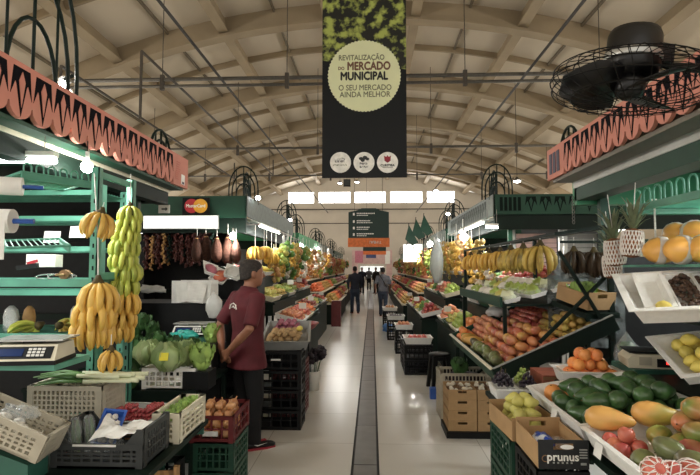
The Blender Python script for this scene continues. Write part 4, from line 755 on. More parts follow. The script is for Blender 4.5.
part('print_band', MB().bx(-.34, .34, -.1515, -.15, .15, .17), 'cardboarddk', kc)
sp_ = V((1.80, 3.42, 1.02)); solo('scale_stand', MB().bx(-.3, .3, -.16, .18, 0, .03).bx(-.25, .25, -.12, .14, -.23, 0), 'teal', 'teal stand carrying the cream scale with red digits', 'stand', (1.84, 3.5, 1.03)) if False else None
t = thing('scale_stand', 'teal stand carrying the cream scale with a red display', 'stand', (1.95, 3.48, .802)); part('top', MB().bx(-.33, .33, -.16, .16, .19, .22), 'tealdark', t); part('leg', MB().bx(-.3, -.26, -.14, .14, 0, .19), 'tealdark', t); part('leg', MB().bx(.26, .3, -.14, .14, 0, .19), 'tealdark', t)
t = thing('weighing_scale', 'cream weighing scale with a red display beside the lemon tray', 'scale', (1.79, 3.46, 1.025), (0, 0, R(-12)))
part('body', MB().prism([(-.16, 0), (.16, 0), (.17, .05), (.13, .085), (-.13, .085), (-.165, .05)], -.12, .13), 'cream', t); part('notch', MB().bx(-.1, -.03, -.123, -.118, .02, .07), 'greybeige', t)
part('display_panel', MB().bx(.0, .15, -.126, -.119, .012, .062), 'dkplastic', t); part('digits', MB().bx(.05, .085, -.129, -.125, .03, .045), 'redled', t); part('weighing_pan', MB().bx(-.15, .15, -.1, .14, .09, .1), 'dkplastic', t)
t = solo('produce_bag', bagmesh(.075, .06, .2, 'bagclear', 3), 'bagclear', 'x', 'bag') if False else None
pb = thing('produce_bag', 'clear bag of dark grapes standing behind the cream scale', 'bag', (1.78, 3.75, .93)); ob('film', bagmesh(.085, .07, .27, 'bagclear', 3), pb, (0, 0, .0)); 
part('contents', blob(.07, .055, .06, .25, 4, 10, 6), 'grapedk', pb, True, (0, 0, .075)); part('contents', blob(.055, .045, .04, .25, 4, 10, 8), 'lettucedk', pb, True, (0, 0, .165))
# lemon tray and dried goods tray and melons, on a stepped shelf at the right
ss = thing('stepped_shelf', 'dark teal stepped shelf holding lemons, dried goods and melons', 'shelf')
for x, y in ((2.28, 2.42), (2.55, 2.42), (2.28, 2.97), (2.55, 2.97)): part('post', MB().bx(x - .03, x + .03, y - .03, y + .03, 1.001, 1.655), 'tealdark', ss)
part('board', MB().bx(1.68, 2.6, 2.45, 2.95, 1.085, 1.1), 'greendk', ss); part('board', MB().bx(1.5, 2.6, 2.4, 2.9, 1.385, 1.4), 'greendk', ss); part('board', MB().bx(1.66, 2.6, 2.5, 3.7, 1.655, 1.67), 'teal', ss); part('front_rail', MB().bx(1.66, 2.6, 2.49, 2.5, 1.64, 1.7), 'teal', ss)
lt = tray('fruit_tray', 'sloping white tray of lemons beneath the dried goods', (1.82, 2.74, 1.175), (R(18), R(-8), R(-10)), .62, .42, .07, 'styro', .04); ux2 = V((math.cos(R(8)), 0, math.sin(R(8)))); ux2.rotate(Euler((0, 0, R(-10))))
uy2 = V((0, math.cos(R(18)), math.sin(R(18)))); uy2.rotate(Euler((0, 0, R(-10)))); o2 = V((1.82, 2.74, 1.195)) - ux2 * .26 - uy2 * .17
heap('lemon', o2, ux2, uy2, .52, .34, 2, 'lying in the sloping white tray by the scale', 1.05, group='lemons in the sloping tray', drop=.3)
def lumps(rx, ry, n, r0):
    m = MB()
    for q in range(n): x = random.uniform(-1, 1); y = random.uniform(-1, 1); r_ = r0 * random.uniform(.8, 1.5); m.lathe([(.02 * r_, -.7 * r_), (.8 * r_, -.4 * r_), (r_, 0), (.7 * r_, .5 * r_), (.02 * r_, .7 * r_)], 6, (x * rx, y * ry, .03 * (1 - x * x) * random.random()))
    return m
dr = tray('foam_tray', 'large white foam tray of dried brown fruit in slanted rows', (1.73, 2.62, 1.475), (R(18), R(-4), R(-18)), .9, .5, .09, 'styro', .05, lip=.02)
D3 = Euler((R(18), R(-4), R(-18))).to_matrix()
for i, (mk, lb) in enumerate((('lemon', 'slice of yellow fruit packed'), ('dryfruit', 'row of dark dried fruit in clear wrap beside the yellow pack'), ('dryfruit', 'row of dark dried fruit in clear wrap in the middle of the foam tray'), ('onionred', 'row of reddish dried fruit in clear wrap'))):
    if i == 0: tray('foam_punnet', 'empty white foam punnet leaning in the foam tray', V((1.73, 2.62, 1.475)) + D3 @ V((-.31, .05, .03)), (R(28), R(-4), R(-18)), .13, .34, .05, 'styro', .015, lip=.006); thing('lemon', 'yellow lemon half hidden in the foam tray corner', 'lemon', V((1.73, 2.62, 1.475)) + D3 @ V((-.3, -.13, .05)), (PI / 2, 0, .4), None, FR['lemon']['me'], 1.0); continue
    t = thing('dried_fruit_pack', lb, 'pack', V((1.73, 2.62, 1.475)) + D3 @ V((-.17 + .125 * (i - 1), .0, .03)), (R(26), R(-4), R(-18))); part('tray', traymesh(.12, .4, .035, 'styro', .012, .005, .005), None, t); part('contents', lumps(.048, .17, 90, .012), mk, t, True, (0, 0, .028))
pk = M('greenprint', 'd8d6c8', .6, col2='6f7d3a', scale=7, lo=.6, hi=.68); MT['greenprint'] = pk
for i, (px, py, Y, sc_) in enumerate(((661, 250, 2.95, 1), (682, 252, 2.85, 1.02), (705, 254, 2.8, 1.05), (676, 238, 3.15, .95), (695, 240, 3.05, 1), (712, 241, 3.0, 1))):
    q = at(px, py, Y); zz = 1.672 + .075 + (.1 if i > 2 else 0); t = thing('melon', 'orange yellow melon wrapped in clear film on the teal shelf', 'melon', (q.x, Y, zz), (PI / 2, 0, R(70 + 25 * i)), 'melons in clear wrap', FR['melon']['me'], sc_)
    part('glare_band', MB().lathe([(.0772, -.02), (.0785, -.01), (.0785, .012), (.0772, .02)], 14), 'bag', t, True, (0, 0, 0), (R(8), R(4), 0))  # white band stands in for the glare on the clear film
# pineapples in foam nets hanging from the shelf
def pineapple(label, loc, sc=1, rot=(0, 0, 0)):
    t = thing('pineapple', label, 'pineapple', loc, rot, 'pineapples in foam nets', None, sc); pr = [(.02, -.1), (.05, -.092), (.066, -.05), (.07, 0), (.064, .05), (.048, .09), (.02, .1)]; part('fruit', MB().lathe(pr, 14), 'pineskin', t, True); m = MB()
    for s_ in (-1, 1):
        for a in range(20): m.tube([((.0715 - .3 * max(0, abs(z) - .03) ** 1.45 * 2.2) * math.cos(a * 2 * PI / 20 + s_ * (z + .09) * 5), (.0715 - .3 * max(0, abs(z) - .03) ** 1.45 * 2.2) * math.sin(a * 2 * PI / 20 + s_ * (z + .09) * 5), z) for z in [-.085 + .17 * j / 9 for j in range(10)]], .0042, 4)
    part('foam_net', m, 'netfoam', t)
    lf = MB().loft([[(0 - wd, y, z), (0 + wd, y, z), (0 + wd * .8, y + .004, z + .002), (0 - wd * .8, y + .004, z + .002)] for (wd, y, z) in ((.012, .01, 0), (.014, .025, .06), (.01, .05, .13), (.002, .085, .17))]).mesh('leaf', 'pineleaf')
    for i in range(18): ob('leaf', lf, t, (0, 0, .09 + .002 * i), Euler((R(-32 + 38 * (i / 18)) * -1 * -1, 0, 2.4 * i)), .72 + .5 * (i / 18))
    part('cord', MB().tube([(0, 0, .1), (0, .01, .36 / sc)], .003, 5), 'white', t); return t
pineapple('pineapple in a white foam net, hanging foremost before the teal shelf', at(632, 243, 3.15), .86, (R(3), R(4), 0)); pineapple('pineapple in a white foam net, hanging behind the foremost one', at(615, 252, 3.3), .86, (R(-3), R(-6), 1)); pineapple('pineapple in a white foam net hanging lowest, half hidden by others', at(612, 266, 3.45), .8, (0, R(5), 2))
# teal gallery shelf above
gs = thing('gallery_shelf', 'bright teal shelf with a gallery of wire loops above the melons', 'shelf'); q0 = at(640, 203, 3.3); zt_ = q0.z
part('front_beam', MB().bx(q0.x - .05, 3.0, 3.33, 3.36, zt_ - .07, zt_ - .02), 'teal', gs); part('side_beam', MB().bx(q0.x - .06, q0.x - .04, 2.3, 3.35, zt_ - .06, zt_ - .02), 'teal', gs)
m = MB(); y = 2.35
while y < 3.3: m.tube([(q0.x - .05, y - .035, zt_ - .02)] + [(q0.x - .05, y - .035 * math.cos(a), zt_ + .04 + .03 * math.sin(a)) for a in [PI * j / 6 for j in range(7)]] + [(q0.x - .05, y + .035, zt_ - .02)], .006, 5); y += .11
part('wire_loops', m, 'teal', gs); m = MB()
for i in range(18): m.tube([(q0.x, 2.33 + i * .058, zt_ - .025), (3.0, 2.33 + i * .058, zt_ - .025)], .007, 5)
part('shelf_wires', m, 'teal', gs)
for x, y in ((2.2, 3.2), (2.9, 3.2), (2.9, 2.4)): part('post', MB().bx(x - .035, x + .035, y - .035, y + .035, 1.001 if x < 2.6 else 0, zt_ - .05), 'tealdark', gs)
t = thing('price_stick', 'thin white price stick hanging from the teal gallery shelf', 'tag', at(655, 222, 3.2)); part('stick', MB().bx(-.004, .004, -.004, .004, -.12, .12), 'white', t); part('clip', MB().bx(-.012, .012, -.008, .008, .09, .14), 'white', t)
# ---------------------------------------------------------------- cartons on crates at the aisle
for i in range(3): crate('plastic_crate', ('bottom', 'middle', 'top')[i] + ' black crate of the stack under the black lettered carton', (.865, 2.64, .245 * i), 0, .23, .38, .24, 'dkplastic', 4, 6)
pc = carton('lettered_carton', 'open carton with a black front lettered in white, holding a blue bag', (.868, 2.64, .738), 0, .226, .37, .13, 'cardboard', mfront='blackprint')
text('prunus', .052, 'signwhite', pc, (-.005, -.189, .055), (PI / 2, 0, 0), bold=.0008); part('name_oval', MB().prism([(.015 + .03 * math.cos(a), .1 + .01 * math.sin(a)) for a in [2 * PI * j / 20 for j in range(20)]], -.1895, -.185), 'signwhite', pc)
part('ring_mark', MB().tube([(-.082 + .016 * math.cos(a), -.188, .048 + .014 * math.sin(a)) for a in [2 * PI * j / 16 for j in range(14)]], .002, 5), 'cardboarddk', pc)
m = MB()
for i in range(5): m.bx(-.05 + .02 * i, -.042 + .02 * i, -.1885, -.186, .026, .033)
for i in range(4): m.bx(.07, .105, -.1885, -.186, .05 + .012 * i, .055 + .012 * i)
m.bx(.075, .1, -.1885, -.186, .02, .03); part('small_print', m, 'greytray', pc)
mt('bluewhite', 'dfe4ec', .35, col2='2c4fb4', scale=18, lo=.45, hi=.5)
solo('snack_bag', blob(.055, .075, .045, .2, 3, 10, 40, -.6), 'bluewhite', 'blue and white printed bag lying in the lettered carton', 'bag', (.835, 2.66, .785), smooth=True)
solo('clear_cup', MB().lathe([(.03, 0), (.035, .05), (.036, .052)], 12), 'bagclear', 'clear plastic cup beside the blue bag in the carton', 'cup', (.925, 2.7, .746), smooth=True)
for i in range(3): crate('plastic_crate', ('bottom', 'middle', 'top')[i] + ' dark green crate of the stack under the box of pale yellow fruit', (.87, 3.14, .24 * i), 0, .25, .5, .235, 'greencrate', 4, 6)
carton('fruit_carton', 'open brown carton of pale yellow pears behind the lettered carton', (.87, 3.1, .722), R(4), .27, .42, .12, 'cardboard')
heap('pear', (.75, 2.92, .735), (1, 0, 0), (0, 1, 0), .23, .36, 3, 'heaped in the open brown carton', 1.0, group='pears in the brown carton', sh=(0, 1))
carton('open_carton', 'small open carton with yellow papers low beside the mango tray', (.87, 2.15, .45), R(-8), .2, .28, .2, 'cardboard'); solo('yellow_paper', sheet(.15, .22, .03, 8), 'cream', 'crumpled yellowish paper in the small open carton', 'paper', (.87, 2.15, .6))
solo('carton_riser', MB().bx(-.11, .11, -.16, .16, 0, .448), 'dkplastic', 'black box under the small open carton', 'box', (.87, 2.15, 0))
# grapes and plums in white trays
for i, (x, lb) in enumerate(((.945, 'white foam tray of dark grapes at the aisle end of the low bench'), (1.105, 'white foam tray of dark and green grapes beside the lettered K carton'))):
    tray('grape_tray', lb, (x, 3.87, .722), (0, 0, 0), .155, .26, .07, 'styro', .015, lip=.004)
    for j in range(2):
        t = thing('grape_bunch', ('bunch of dark grapes heaped in the foam tray at the bench end' if i == 0 else ('dark grape bunch beside the green one' if j == 0 else 'green grape bunch next to the K carton')), 'grapes', (x, 3.81 + .12 * j, .79), (0, 0, 0), 'grapes in foam tray at the bench end' if i == 0 else None)
        m = MB(); mk = 'grapedk' if not (i and j) else 'greenapple'
        for q in range(55):
            a = random.uniform(0, 2 * PI); r_ = .055 * math.sqrt(random.random()); m.lathe([(r * .0125, z * .0135) for r, z in sph(4)], 6, (r_ * math.cos(a), r_ * math.sin(a) * 1.1, .02 + random.uniform(0, .1) * (1 - (r_ / .06) ** 2)))
        part('grapes', m, mk, t, True); part('stalk', MB().tube([(0, 0, .08), (.01, .01, .14)], .003, 5), 'crown', t)
# stack of mushroom cartons on the floor
solo('crate_base', MB().bx(-.3, .3, -.22, .22, 0, .06), 'dkplastic', 'flat black base tray under the small carton stack', 'tray', (1.02, 5.4, .0))
for cxx, nm in ((.88, 'aisle-side'), (1.165, 'wall-side')):
    for k_ in range(4):
        t = carton('small_carton', '%s small brown carton of the floor stack, %s layer' % (nm, ('lowest', 'second', 'third', 'top')[k_]), (cxx, 5.4, .062 + .1 * k_), 0, .275, .38, .098, 'cardboard', .005)
    for dx in (-.065, .065):
        for dy in (-.09, .09):
            for q in range(5): thing('mushroom', 'mushroom packed in the top cartons of the floor stack', 'mushroom', (cxx + dx + random.uniform(-.04, .04), 5.4 + dy + random.uniform(-.06, .06), .44 + random.uniform(-.005, .02)), (random.uniform(-.6, .6), random.uniform(-.6, .6), 0), 'mushrooms in small cartons', FR['mushroom']['me'], 1.2)
    part('divider', MB().bx(-.003, .003, -.185, .185, .006, .094), 'cardboarddk', t); part('divider', MB().bx(-.13, .13, -.003, .003, .006, .09), 'cardboarddk', t)
crate('woven_basket', 'tan woven basket of herbs behind the small carton stack', (1.02, 6.0, 0), 0, .55, .4, .5, 'greybeige', 7, 14); lettuce('leafy green bunch in the tan basket behind the cartons', (.98, 5.98, .44), 1.2, 'lettucedk'); solo('basket_filling', blob(.22, .16, .06, .2, 3, 10, 12), 'darkleaf', 'dark dried leaves filling the tan basket', 'herbs', (1.04, 6.0, .42), smooth=True)
# ---------------------------------------------------------------- mango bin
s3 = math.atan2(.39, .86); U = V((math.cos(s3), 0, math.sin(s3))); Yv = V((0, 1, 0)); NN = U.cross(Yv); M3 = Matrix((U, Yv, NN)).transposed()
mb_ = thing('mango_bin', 'dark green sloping bin heaped with mangoes beside the aisle', 'bin', V((.94, 5.15, .85)), M3.to_euler())
part('bottom', MB().bx(0, .98, -1.05, 1.05, -.08, -.06), 'greendk', mb_); part('front_board', MB().bx(-.015, .01, -1.05, 1.05, -.09, .03), 'green', mb_); part('end_board', MB().bx(-.01, 1.0, -1.07, -1.04, -.09, .03), 'greendk', mb_); part('end_board', MB().bx(-.01, 1.0, 1.04, 1.07, -.09, .03), 'green', mb_); part('rim', MB().bx(-.025, .0, -1.06, 1.06, .028, .036), 'cream', mb_); part('rim', MB().bx(0, 1.0, -1.075, -1.05, .028, .036), 'greytray', mb_)
fr = thing('bin_frame', 'dark green steel frame with crossed braces standing behind the mango bin', 'frame')
for y in (4.2, 6.1):
    for x, z1 in ((.98, .74), (1.88, 2.0)): part('leg', MB().bx(x - .02, x + .02, y - .02, y + .02, 0, z1), 'greendk', fr)
    part('brace', MB().bar((1.0, y, .3), (1.88, y, .95), .03, .03), 'greendk', fr)
part('brace', MB().bar((1.98, 4.12, 1.75), (1.28, 4.08, 1.08), .024, .024), 'greendk', fr); part('brace', MB().bar((1.45, 4.1, 1.78), (1.85, 4.1, 1.1), .024, .024), 'greendk', fr); part('rail', MB().bar((1.45, 4.15, 1.92), (1.45, 8.2, 1.92), .025, .025), 'greendk', fr)
part('rail', MB().bar((1.88, 4.15, 1.98), (1.88, 8.2, 1.98), .03, .03), 'greendk', fr); part('cross_rail', MB().bar((1.45, 4.2, 1.92), (1.88, 4.2, 1.98), .025, .025), 'greendk', fr); part('cross_rail', MB().bar((1.45, 6.1, 1.92), (1.88, 6.1, 1.98), .025, .025), 'greendk', fr); part('leg', MB().bx(1.43, 1.47, 8.15, 8.19, 0, 1.92), 'greendk', fr)
def onb(u, y, n): return V((.94, 5.15, .85)) + U * u + Yv * y + NN * n
heap('mangogreen', onb(.02, -1.0, -.058), Yv, U, 1.1, .12, 2, 'along the lower edge of the mango bin', .95, group='dull mangoes along the bin edge')
heap('mangored', onb(.12, -1.0, -.058), Yv, U, 1.15, .5, 3, 'heaped in the sloping green bin', 1.0, drop=.05, group='rosy mangoes in the green bin')
heap('papaya', onb(.02, .2, -.058), Yv, U, .45, .2, 1, 'lying at the middle of the mango bin edge', .8, group='papayas in the mango bin'); heap('peach', onb(.22, .15, -.058), Yv, U, .8, .28, 3, 'heaped beyond the mangoes in the green bin', 1.0)
heap('orange', onb(.02, .66, -.058), Yv, U, .34, .2, 2, 'at the far end of the mango bin', 1.0); heap('yellow_fruit', onb(.62, -.9, -.058), Yv, U, .7, .3, 3, 'at the top of the mango bin', 1.0, group='yellow fruit above the mangoes'); heap('nectarine', onb(.55, -.15, -.058), Yv, U, 1.0, .35, 2, 'at the top far side of the mango bin', 1.0)
for k_, (a, lb) in enumerate(((.55, 'clear bag of pink fruit lying on the far end of the bin'), (.85, 'teal crumpled bag lying at the far top of the bin'))): solo('plastic_bag', blob(.12, .13, .06, .3, 3, 10, 60 + k_, -.6), 'bag' if k_ == 0 else 'tealbag', lb, 'bag', onb(.5 + .2 * k_, a, .13), smooth=True)
# upper shelf with wrapped vegetables, carton of lettuce, bananas on the rail
us = thing('upper_shelf', 'dark green upper shelf over the mango bin holding wrapped vegetables', 'shelf'); part('board', MB().bx(1.12, 1.86, 4.55, 6.6, 1.32, 1.34), 'greendk', us); part('front_board', MB().bx(1.1, 1.12, 4.55, 6.6, 1.31, 1.40), 'green', us); part('leg', MB().bx(1.13, 1.16, 6.55, 6.58, 0, 1.32), 'greendk', us); part('leg', MB().bx(1.83, 1.86, 4.56, 4.59, 0, 1.32), 'greendk', us); part('leg', MB().bx(1.13, 1.16, 4.56, 4.59, 1.02, 1.32), 'greendk', us)
WP = {}
for k_ in ('garlic', 'leekwhite', 'pear', 'greenapple'): WP[k_] = blob(.06, .1, .04, .3, 3, 8, 70 + len(WP), -.7).mesh('contents', k_, True)
tm = traymesh(.15, .23, .03, 'styro', .012, .005, .004); fmsh = MB().bx(-.068, .068, -.108, .108, .03, .065).mesh('film', 'bagclear')
for i in range(3):
    for j in range(8):
        t = thing('wrapped_pack', 'foam tray of pale vegetables wrapped in film on the upper shelf', 'pack', (1.22 + .21 * i, 4.7 + .24 * j, 1.35 + .05 * i), (0, R(-14), random.uniform(-.2, .2)), 'wrapped packs on the upper shelf'); ob('tray', tm, t); ob('contents', WP[random.choice(list(WP))], t, (0, 0, .04), (0, 0, 0), (1.1, 1.05, 1.5)); ob('film', fmsh, t)
carton('fruit_carton', 'open brown carton of pale lettuce leaning behind the bananas', (1.72, 4.32, 1.36), R(20), .26, .36, .14, 'cardboard', tilt=R(12))
for i in range(4): lettuce('pale lettuce in the brown carton behind the bananas', (1.67 + .08 * (i % 2), 4.26 + .1 * (i // 2), 1.42), .7, 'lettuce', 'lettuce in the brown carton', 8)
solo('carton_rest', MB().bx(-.16, .16, -.2, .2, 0, .04), 'greendk', 'dark board under the leaning lettuce carton', 'board', (1.72, 4.32, 1.30), (R(12), 0, R(20)))
for i, (y, mk, sc_) in enumerate(((4.55, 'bananaplain', 1.32), (5.05, 'bananaplain', 1.25), (5.5, 'bananaplain', 1.3), (5.95, 'banana', 1.2), (6.5, 'banana', 1.2), (7.1, 'banana', 1.25), (7.7, 'banana', 1.25))):
    hand(mk, (1.45, y, 1.83), 'speckled banana hand hanging on the rail over the wrapped vegetables' if mk == 'bananaplain' else 'yellow banana hand hanging farther along the same rail', 'speckled bananas on the rail' if mk == 'bananaplain' else 'yellow bananas on the rail', sc_ * .98, 18, rz=i, cord=.09)
for i, (px, py, Y) in enumerate(((574, 252, 4.25), (594, 253, 4.2), (605, 256, 4.15))): hand('bananadark', at(px, py, Y), 'dark brown dried bunch hanging behind the pineapples', 'dark bunches behind the pineapples', 1.0, 18, rz=i, cord=.12)
part('hanging_rail', MB().bar(at(560, 242, 4.2), at(640, 242, 4.2), .02, .02), 'greendk', fr)
# steel crates and plastic curtain in the shade behind
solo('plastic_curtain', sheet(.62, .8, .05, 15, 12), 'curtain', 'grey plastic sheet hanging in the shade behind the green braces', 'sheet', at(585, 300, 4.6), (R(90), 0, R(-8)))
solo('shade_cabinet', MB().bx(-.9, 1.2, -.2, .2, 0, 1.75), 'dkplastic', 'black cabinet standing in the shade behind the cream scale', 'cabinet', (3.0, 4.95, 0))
t = thing('water_bottle', 'small clear bottle standing on the dark ledge under the pineapples', 'bottle', (at(607, 302, 3.85).x, 3.88, .905)) if False else None
# ---------------------------------------------------------------- stalls farther down the aisle
def canopy(label, sd, y0, y1, xin, z0, z1, dep, mf, ms, mot=None, deck=True, hoops=True, pitch=None):
    t = thing('stall_canopy', label, 'canopy'); X = lambda d: sd * (abs(xin) + d); bxx = lambda m, a, b_, *r: m.bx(min(X(a), X(b_)), max(X(a), X(b_)), *r)
    ff = part('front_fascia', bxx(MB(), 0, dep, y0, y0 + .04, z0 + .25, z1), mf, t); part('front_beam', bxx(MB(), .02, dep, y0 + .05, y0 + .13, z0, z0 + .28), 'greendk', t)
    sf_ = part('side_fascia', bxx(MB(), -.015, .02, y0, y1, z1 - .36, z1), ms, t); part('lip_strip', bxx(MB(), .02, .16, y0 + .1, y1, z1 - .38, z1 - .35), 'steelsheet', t)
    part('side_beam', bxx(MB(), .16, .24, y0 + .1, y1, z0 + .02, z1 - .3), 'greendk', t); part('roof_panel', bxx(MB(), .02, dep, y0 + .04, y1, z1 - .1, z1 - .06), 'greendk', t); part('back_panel', bxx(MB(), min(dep, 2.2) - .3, min(dep, 2.2) - .26, y0 + .3, y1 - .1, 0, z1 - .1), 'dkplastic', t)
    for d, y in ((.3, y0 + .15), (.3, y1 - .15), (dep - .1, y0 + .15), (dep - .1, y1 - .15)): part('post', MB().bx(X(d) - .035, X(d) + .035, y - .035, y + .035, 0, z0 + .1), 'green', t)
    if mot:
        n = int(dep / .24)
        for i in range(n): ob('painted_motif', MOTG, ff, (X(.62 + i * .24), y0 - .002, z1 - .01), (0, 0, 0), (.22, 1, .3))
        m = MB()
        for i in range(5): m.bx(min(X(.1 + i * .075), X(.15 + i * .075)), max(X(.1 + i * .075), X(.15 + i * .075)), y0 - .006, y0, z1 - .28, z1 - .05)
        part('name_strips', m, 'motifgreen', ff)
        n = int((y1 - y0 - .8) / .21)
        for i in range(n): ob('painted_motif', MOTS, sf_, (X(-.017), y0 + .6 + i * .21, z1 - .02), (0, 0, -PI / 2 if sd > 0 else PI / 2), (.2, 1, .32))
    if hoops:
        for y in (y0 + .15, y1 - .4): hoop(t, (X(.12), y + .1, z1 - .06), .52, .62, 'greendk', 0, .013); hoop(t, (X(.12), y + .35, z1 - .06), .46, .55, 'greendk', PI / 2, .013)
    return t
cL2 = canopy('dark green stall canopy with the card sign and lit light box', -1, 8.8, 14.0, -2.15, 2.26, 2.89, 4.2, 'green', 'sidefascia')
cR2 = canopy('dark green stall canopy with painted motifs behind the pineapples', 1, 8.8, 14.0, 2.05, 2.3, 2.89, 5.2, 'green', 'sidefascia', True)
canopy('bright green low canopy next beyond the card sign stall', -1, 15.1, 21, -2.15, 2.2, 2.68, 3, 'greenlt', 'greenlt'); canopy('green canopy next beyond the motif stall, with hanging flags', 1, 15.0, 21, 2.1, 2.25, 2.78, 3, 'green', 'sidefascia')
canopy('far canopy third from the pink sign on the banana side', -1, 22.5, 29, -2.2, 2.2, 2.7, 3, 'green', 'sidefascia'); canopy('far canopy third from the pink sign on the fan side', 1, 22.5, 29, 2.15, 2.2, 2.7, 3, 'green', 'sidefascia')
canopy('farthest canopy on the banana side near the end wall', -1, 31, 40, -2.25, 2.2, 2.7, 3, 'greendk', 'green'); canopy('farthest canopy on the fan side near the end wall', 1, 31, 40, 2.2, 2.2, 2.7, 3, 'greendk', 'green')
# card sign and light box on the dark green stall
k = 8.78 / FP; p = at(196, 206, 8.76); cs = thing('card_sign', 'black card sign with overlapping red and yellow discs on the green canopy', 'sign', p)
part('board', MB().bx(-14 * k, 14 * k, 0, .02, -9.5 * k, 8.5 * k), 'black', cs)
def disc(x, r, y0, y1): return MB().prism([(x + r * math.cos(2 * PI * j / 32), r * math.sin(2 * PI * j / 32)) for j in range(32)], y0, y1)
part('red_disc', disc(-4.6 * k, 7.2 * k, -.006, 0), 'cardred', cs); part('yellow_disc', disc(4.6 * k, 7.2 * k, -.008, 0), 'cardyellow', cs); text('MasterCard', 4.6 * k, 'signwhite', cs, (-.2 * k, -.011, 0), (PI / 2, 0, 0), xs=.9, bold=.002)
a = at(145, 216, 8.8); b2 = at(219, 229, 8.8); lb_ = thing('light_box', 'long white lit light box under the card sign', 'lamp', (0, 8.72, 0)); part('housing', MB().bx(a.x, b2.x, .02, .08, b2.z, a.z), 'steelsheet', lb_); part('diffuser', MB().bx(a.x + .01, b2.x - .01, .0, .02, b2.z + .01, a.z - .01), 'lightbox', lb_)
t = thing('price_card', 'small white card with an arrow hanging from the canopy edge', 'sign', at(164, 209, 6.2)); part('card', MB().bx(-.07, .07, 0, .01, -.05, .05), 'white', t); part('arrow', MB().bx(-.03, .02, -.003, 0, -.008, .008).prism([(.02, -.025), (.045, 0), (.02, .025)], -.003, 0), 'black', t); part('hook', MB().tube([(-.06, .005, .05), (-.06, .005, .25), (-.02, .005, .32), (.02, .005, .3)], .006, 5), 'steel', t)
pb2 = thing('dark_partition', 'added black panel deepening the shade behind the hanging chilli strings', 'partition', (0, 9.6, 0)); part('panel', MB().bx(-6.3, -2.6, 0, .04, 0, 2.3), 'dkplastic', pb2); part('rail', MB().bx(-6.3, -2.6, -.05, 0, 1.2, 1.26), 'greendk', pb2)  # added dark backdrop, its black also standing for the shade there
# goods hanging beneath: chilli strings, cured hams, bananas
def strand(label, p, L_, mk, group, n=26, w_=.05, s_=.06):
    t = thing('hanging_strand', label, 'strand', p, group=group); m = MB()
    for i in range(n):
        z = -L_ * (i + .5) / n; a = random.uniform(0, 6.28); q = V((math.cos(a) * w_, math.sin(a) * w_, z - s_ * .7)); m.tube([(0, 0, z), q * .6 + V((0, 0, z * .4)), q], [.012, .02, .005], 5)
    part('pods', m, mk, t, True); part('cord', MB().tube([(0, 0, .1), (0, 0, -L_)], .004, 5), 'black', t)
for i in range(34):
    p = at(146 + i * 2.0, 233 + random.uniform(-2, 3), 8.9 + .25 * (i % 3)); mk = 'corn' if i in (3, 9, 11) else ('greendk' if i % 7 == 5 else 'chili')
    strand({'chili': 'string of dark red dried chillies hanging below the light box', 'corn': 'string of tan dried pods hanging below the light box', 'greendk': 'string of blackish herbs hanging below the light box'}[mk], p, random.uniform(.4, .62), mk, {'chili': 'chilli strings', 'corn': 'tan dried strings', 'greendk': 'black herb strings'}[mk])
HM = MB().lathe([(.01, 0), (.03, -.04), (.07, -.14), (.095, -.26), (.085, -.36), (.04, -.42), (.01, -.43)], 12).mesh('meat', 'sausage', True)
for i, (px, py, s_) in enumerate(((197, 236, 1.0), (206, 234, 1.15), (217, 236, 1.05), (228, 235, 1.2), (236, 238, 1.0))):
    t = thing('cured_ham', 'brown cured ham hanging by a cord beside the chilli strings', 'ham', at(px, py, 8.7 + .1 * (i % 2)), (0, 0, i), 'cured hams on cords', None, s_); ob('meat', HM, t); part('cord', MB().tube([(0, 0, 0), (0, 0, .16)], .004, 5), 'white', t); part('rind', MB().lathe([(.032, -.04), (.034, -.05), (.028, -.035)], 10), 'corn', t, True)
BM2 = {k_: bunchmesh(k_) for k_ in ('banana', 'bananagreen', 'bananaplain')}
for i in range(13): 
    y = 8.9 + .38 * i; mk = random.choice(('banana', 'bananaplain', 'banana', 'bananagreen')); t = thing('banana_bunch', 'banana bunch in the row hanging along the card sign stall', 'bananas', (-1.95 + random.uniform(-.08, .08), y, 2.0 + random.uniform(-.06, .06)), (0, 0, i), 'bananas hanging along the card sign stall', BM2[mk], 1.35)
    part('cord', MB().tube([(0, 0, 0), (0, 0, .3)], .003, 5), 'white', t)
hr = solo('hanging_rail', MB().tube([(-1.95, 8.85, 2.4), (-1.95, 14, 2.4)], .012, 6), 'steel', 'steel rail carrying the bananas along the card sign stall', 'rail')
part('bracket', MB().bar((-1.95, 8.9, 2.4), (-2.35, 8.9, 2.4), .02), 'steel', hr); part('bracket', MB().bar((-1.95, 13.9, 2.4), (-2.35, 13.9, 2.4), .02), 'steel', hr)
lamp('bright bare bulb at the corner of the card sign stall', at(233, 236, 8.55), .06, 32, .18)
tubelamp('tube lamp under the side edge of the card sign stall', (-2.05, 9.4, 2.42), (-2.05, 11.4, 2.42), 16, .02, wire=.12)
for i in range(4): lamp('bare bulb over the fruit under the bright green canopy' , at((301, 305, 312, 318)[i], (246, 249, 252, 249)[i], (15.4, 16.5, 18.5, 20)[i]), .07, 24, .15)['group'] = 'bulbs under the bright green canopy'
for i, (px, py, Y) in enumerate(((464, 237, 9.0), (430, 244, 14.5), (437, 242, 13.6), (414, 252, 16.5), (418, 251, 18))): lamp(('bright bare bulb hanging at the corner of the motif stall' if i == 0 else 'bare bulb hanging over the fruit beyond the motif stall'), at(px, py, Y), .06 + .004 * Y / 3, 16 if i == 0 else 24, .2)['group'] = 'bulbs along the fan side' if i else 'bulb'
tubelamp('slim tube lamp hanging crosswise at the motif stall corner', at(486, 227, 8.7), at(498, 227.5, 8.7), 10, .02)
tubelamp('tube lamp under the side edge of the motif stall', (1.95, 9.2, 2.44), (1.95, 11.6, 2.44), 16, .02, wire=.12)
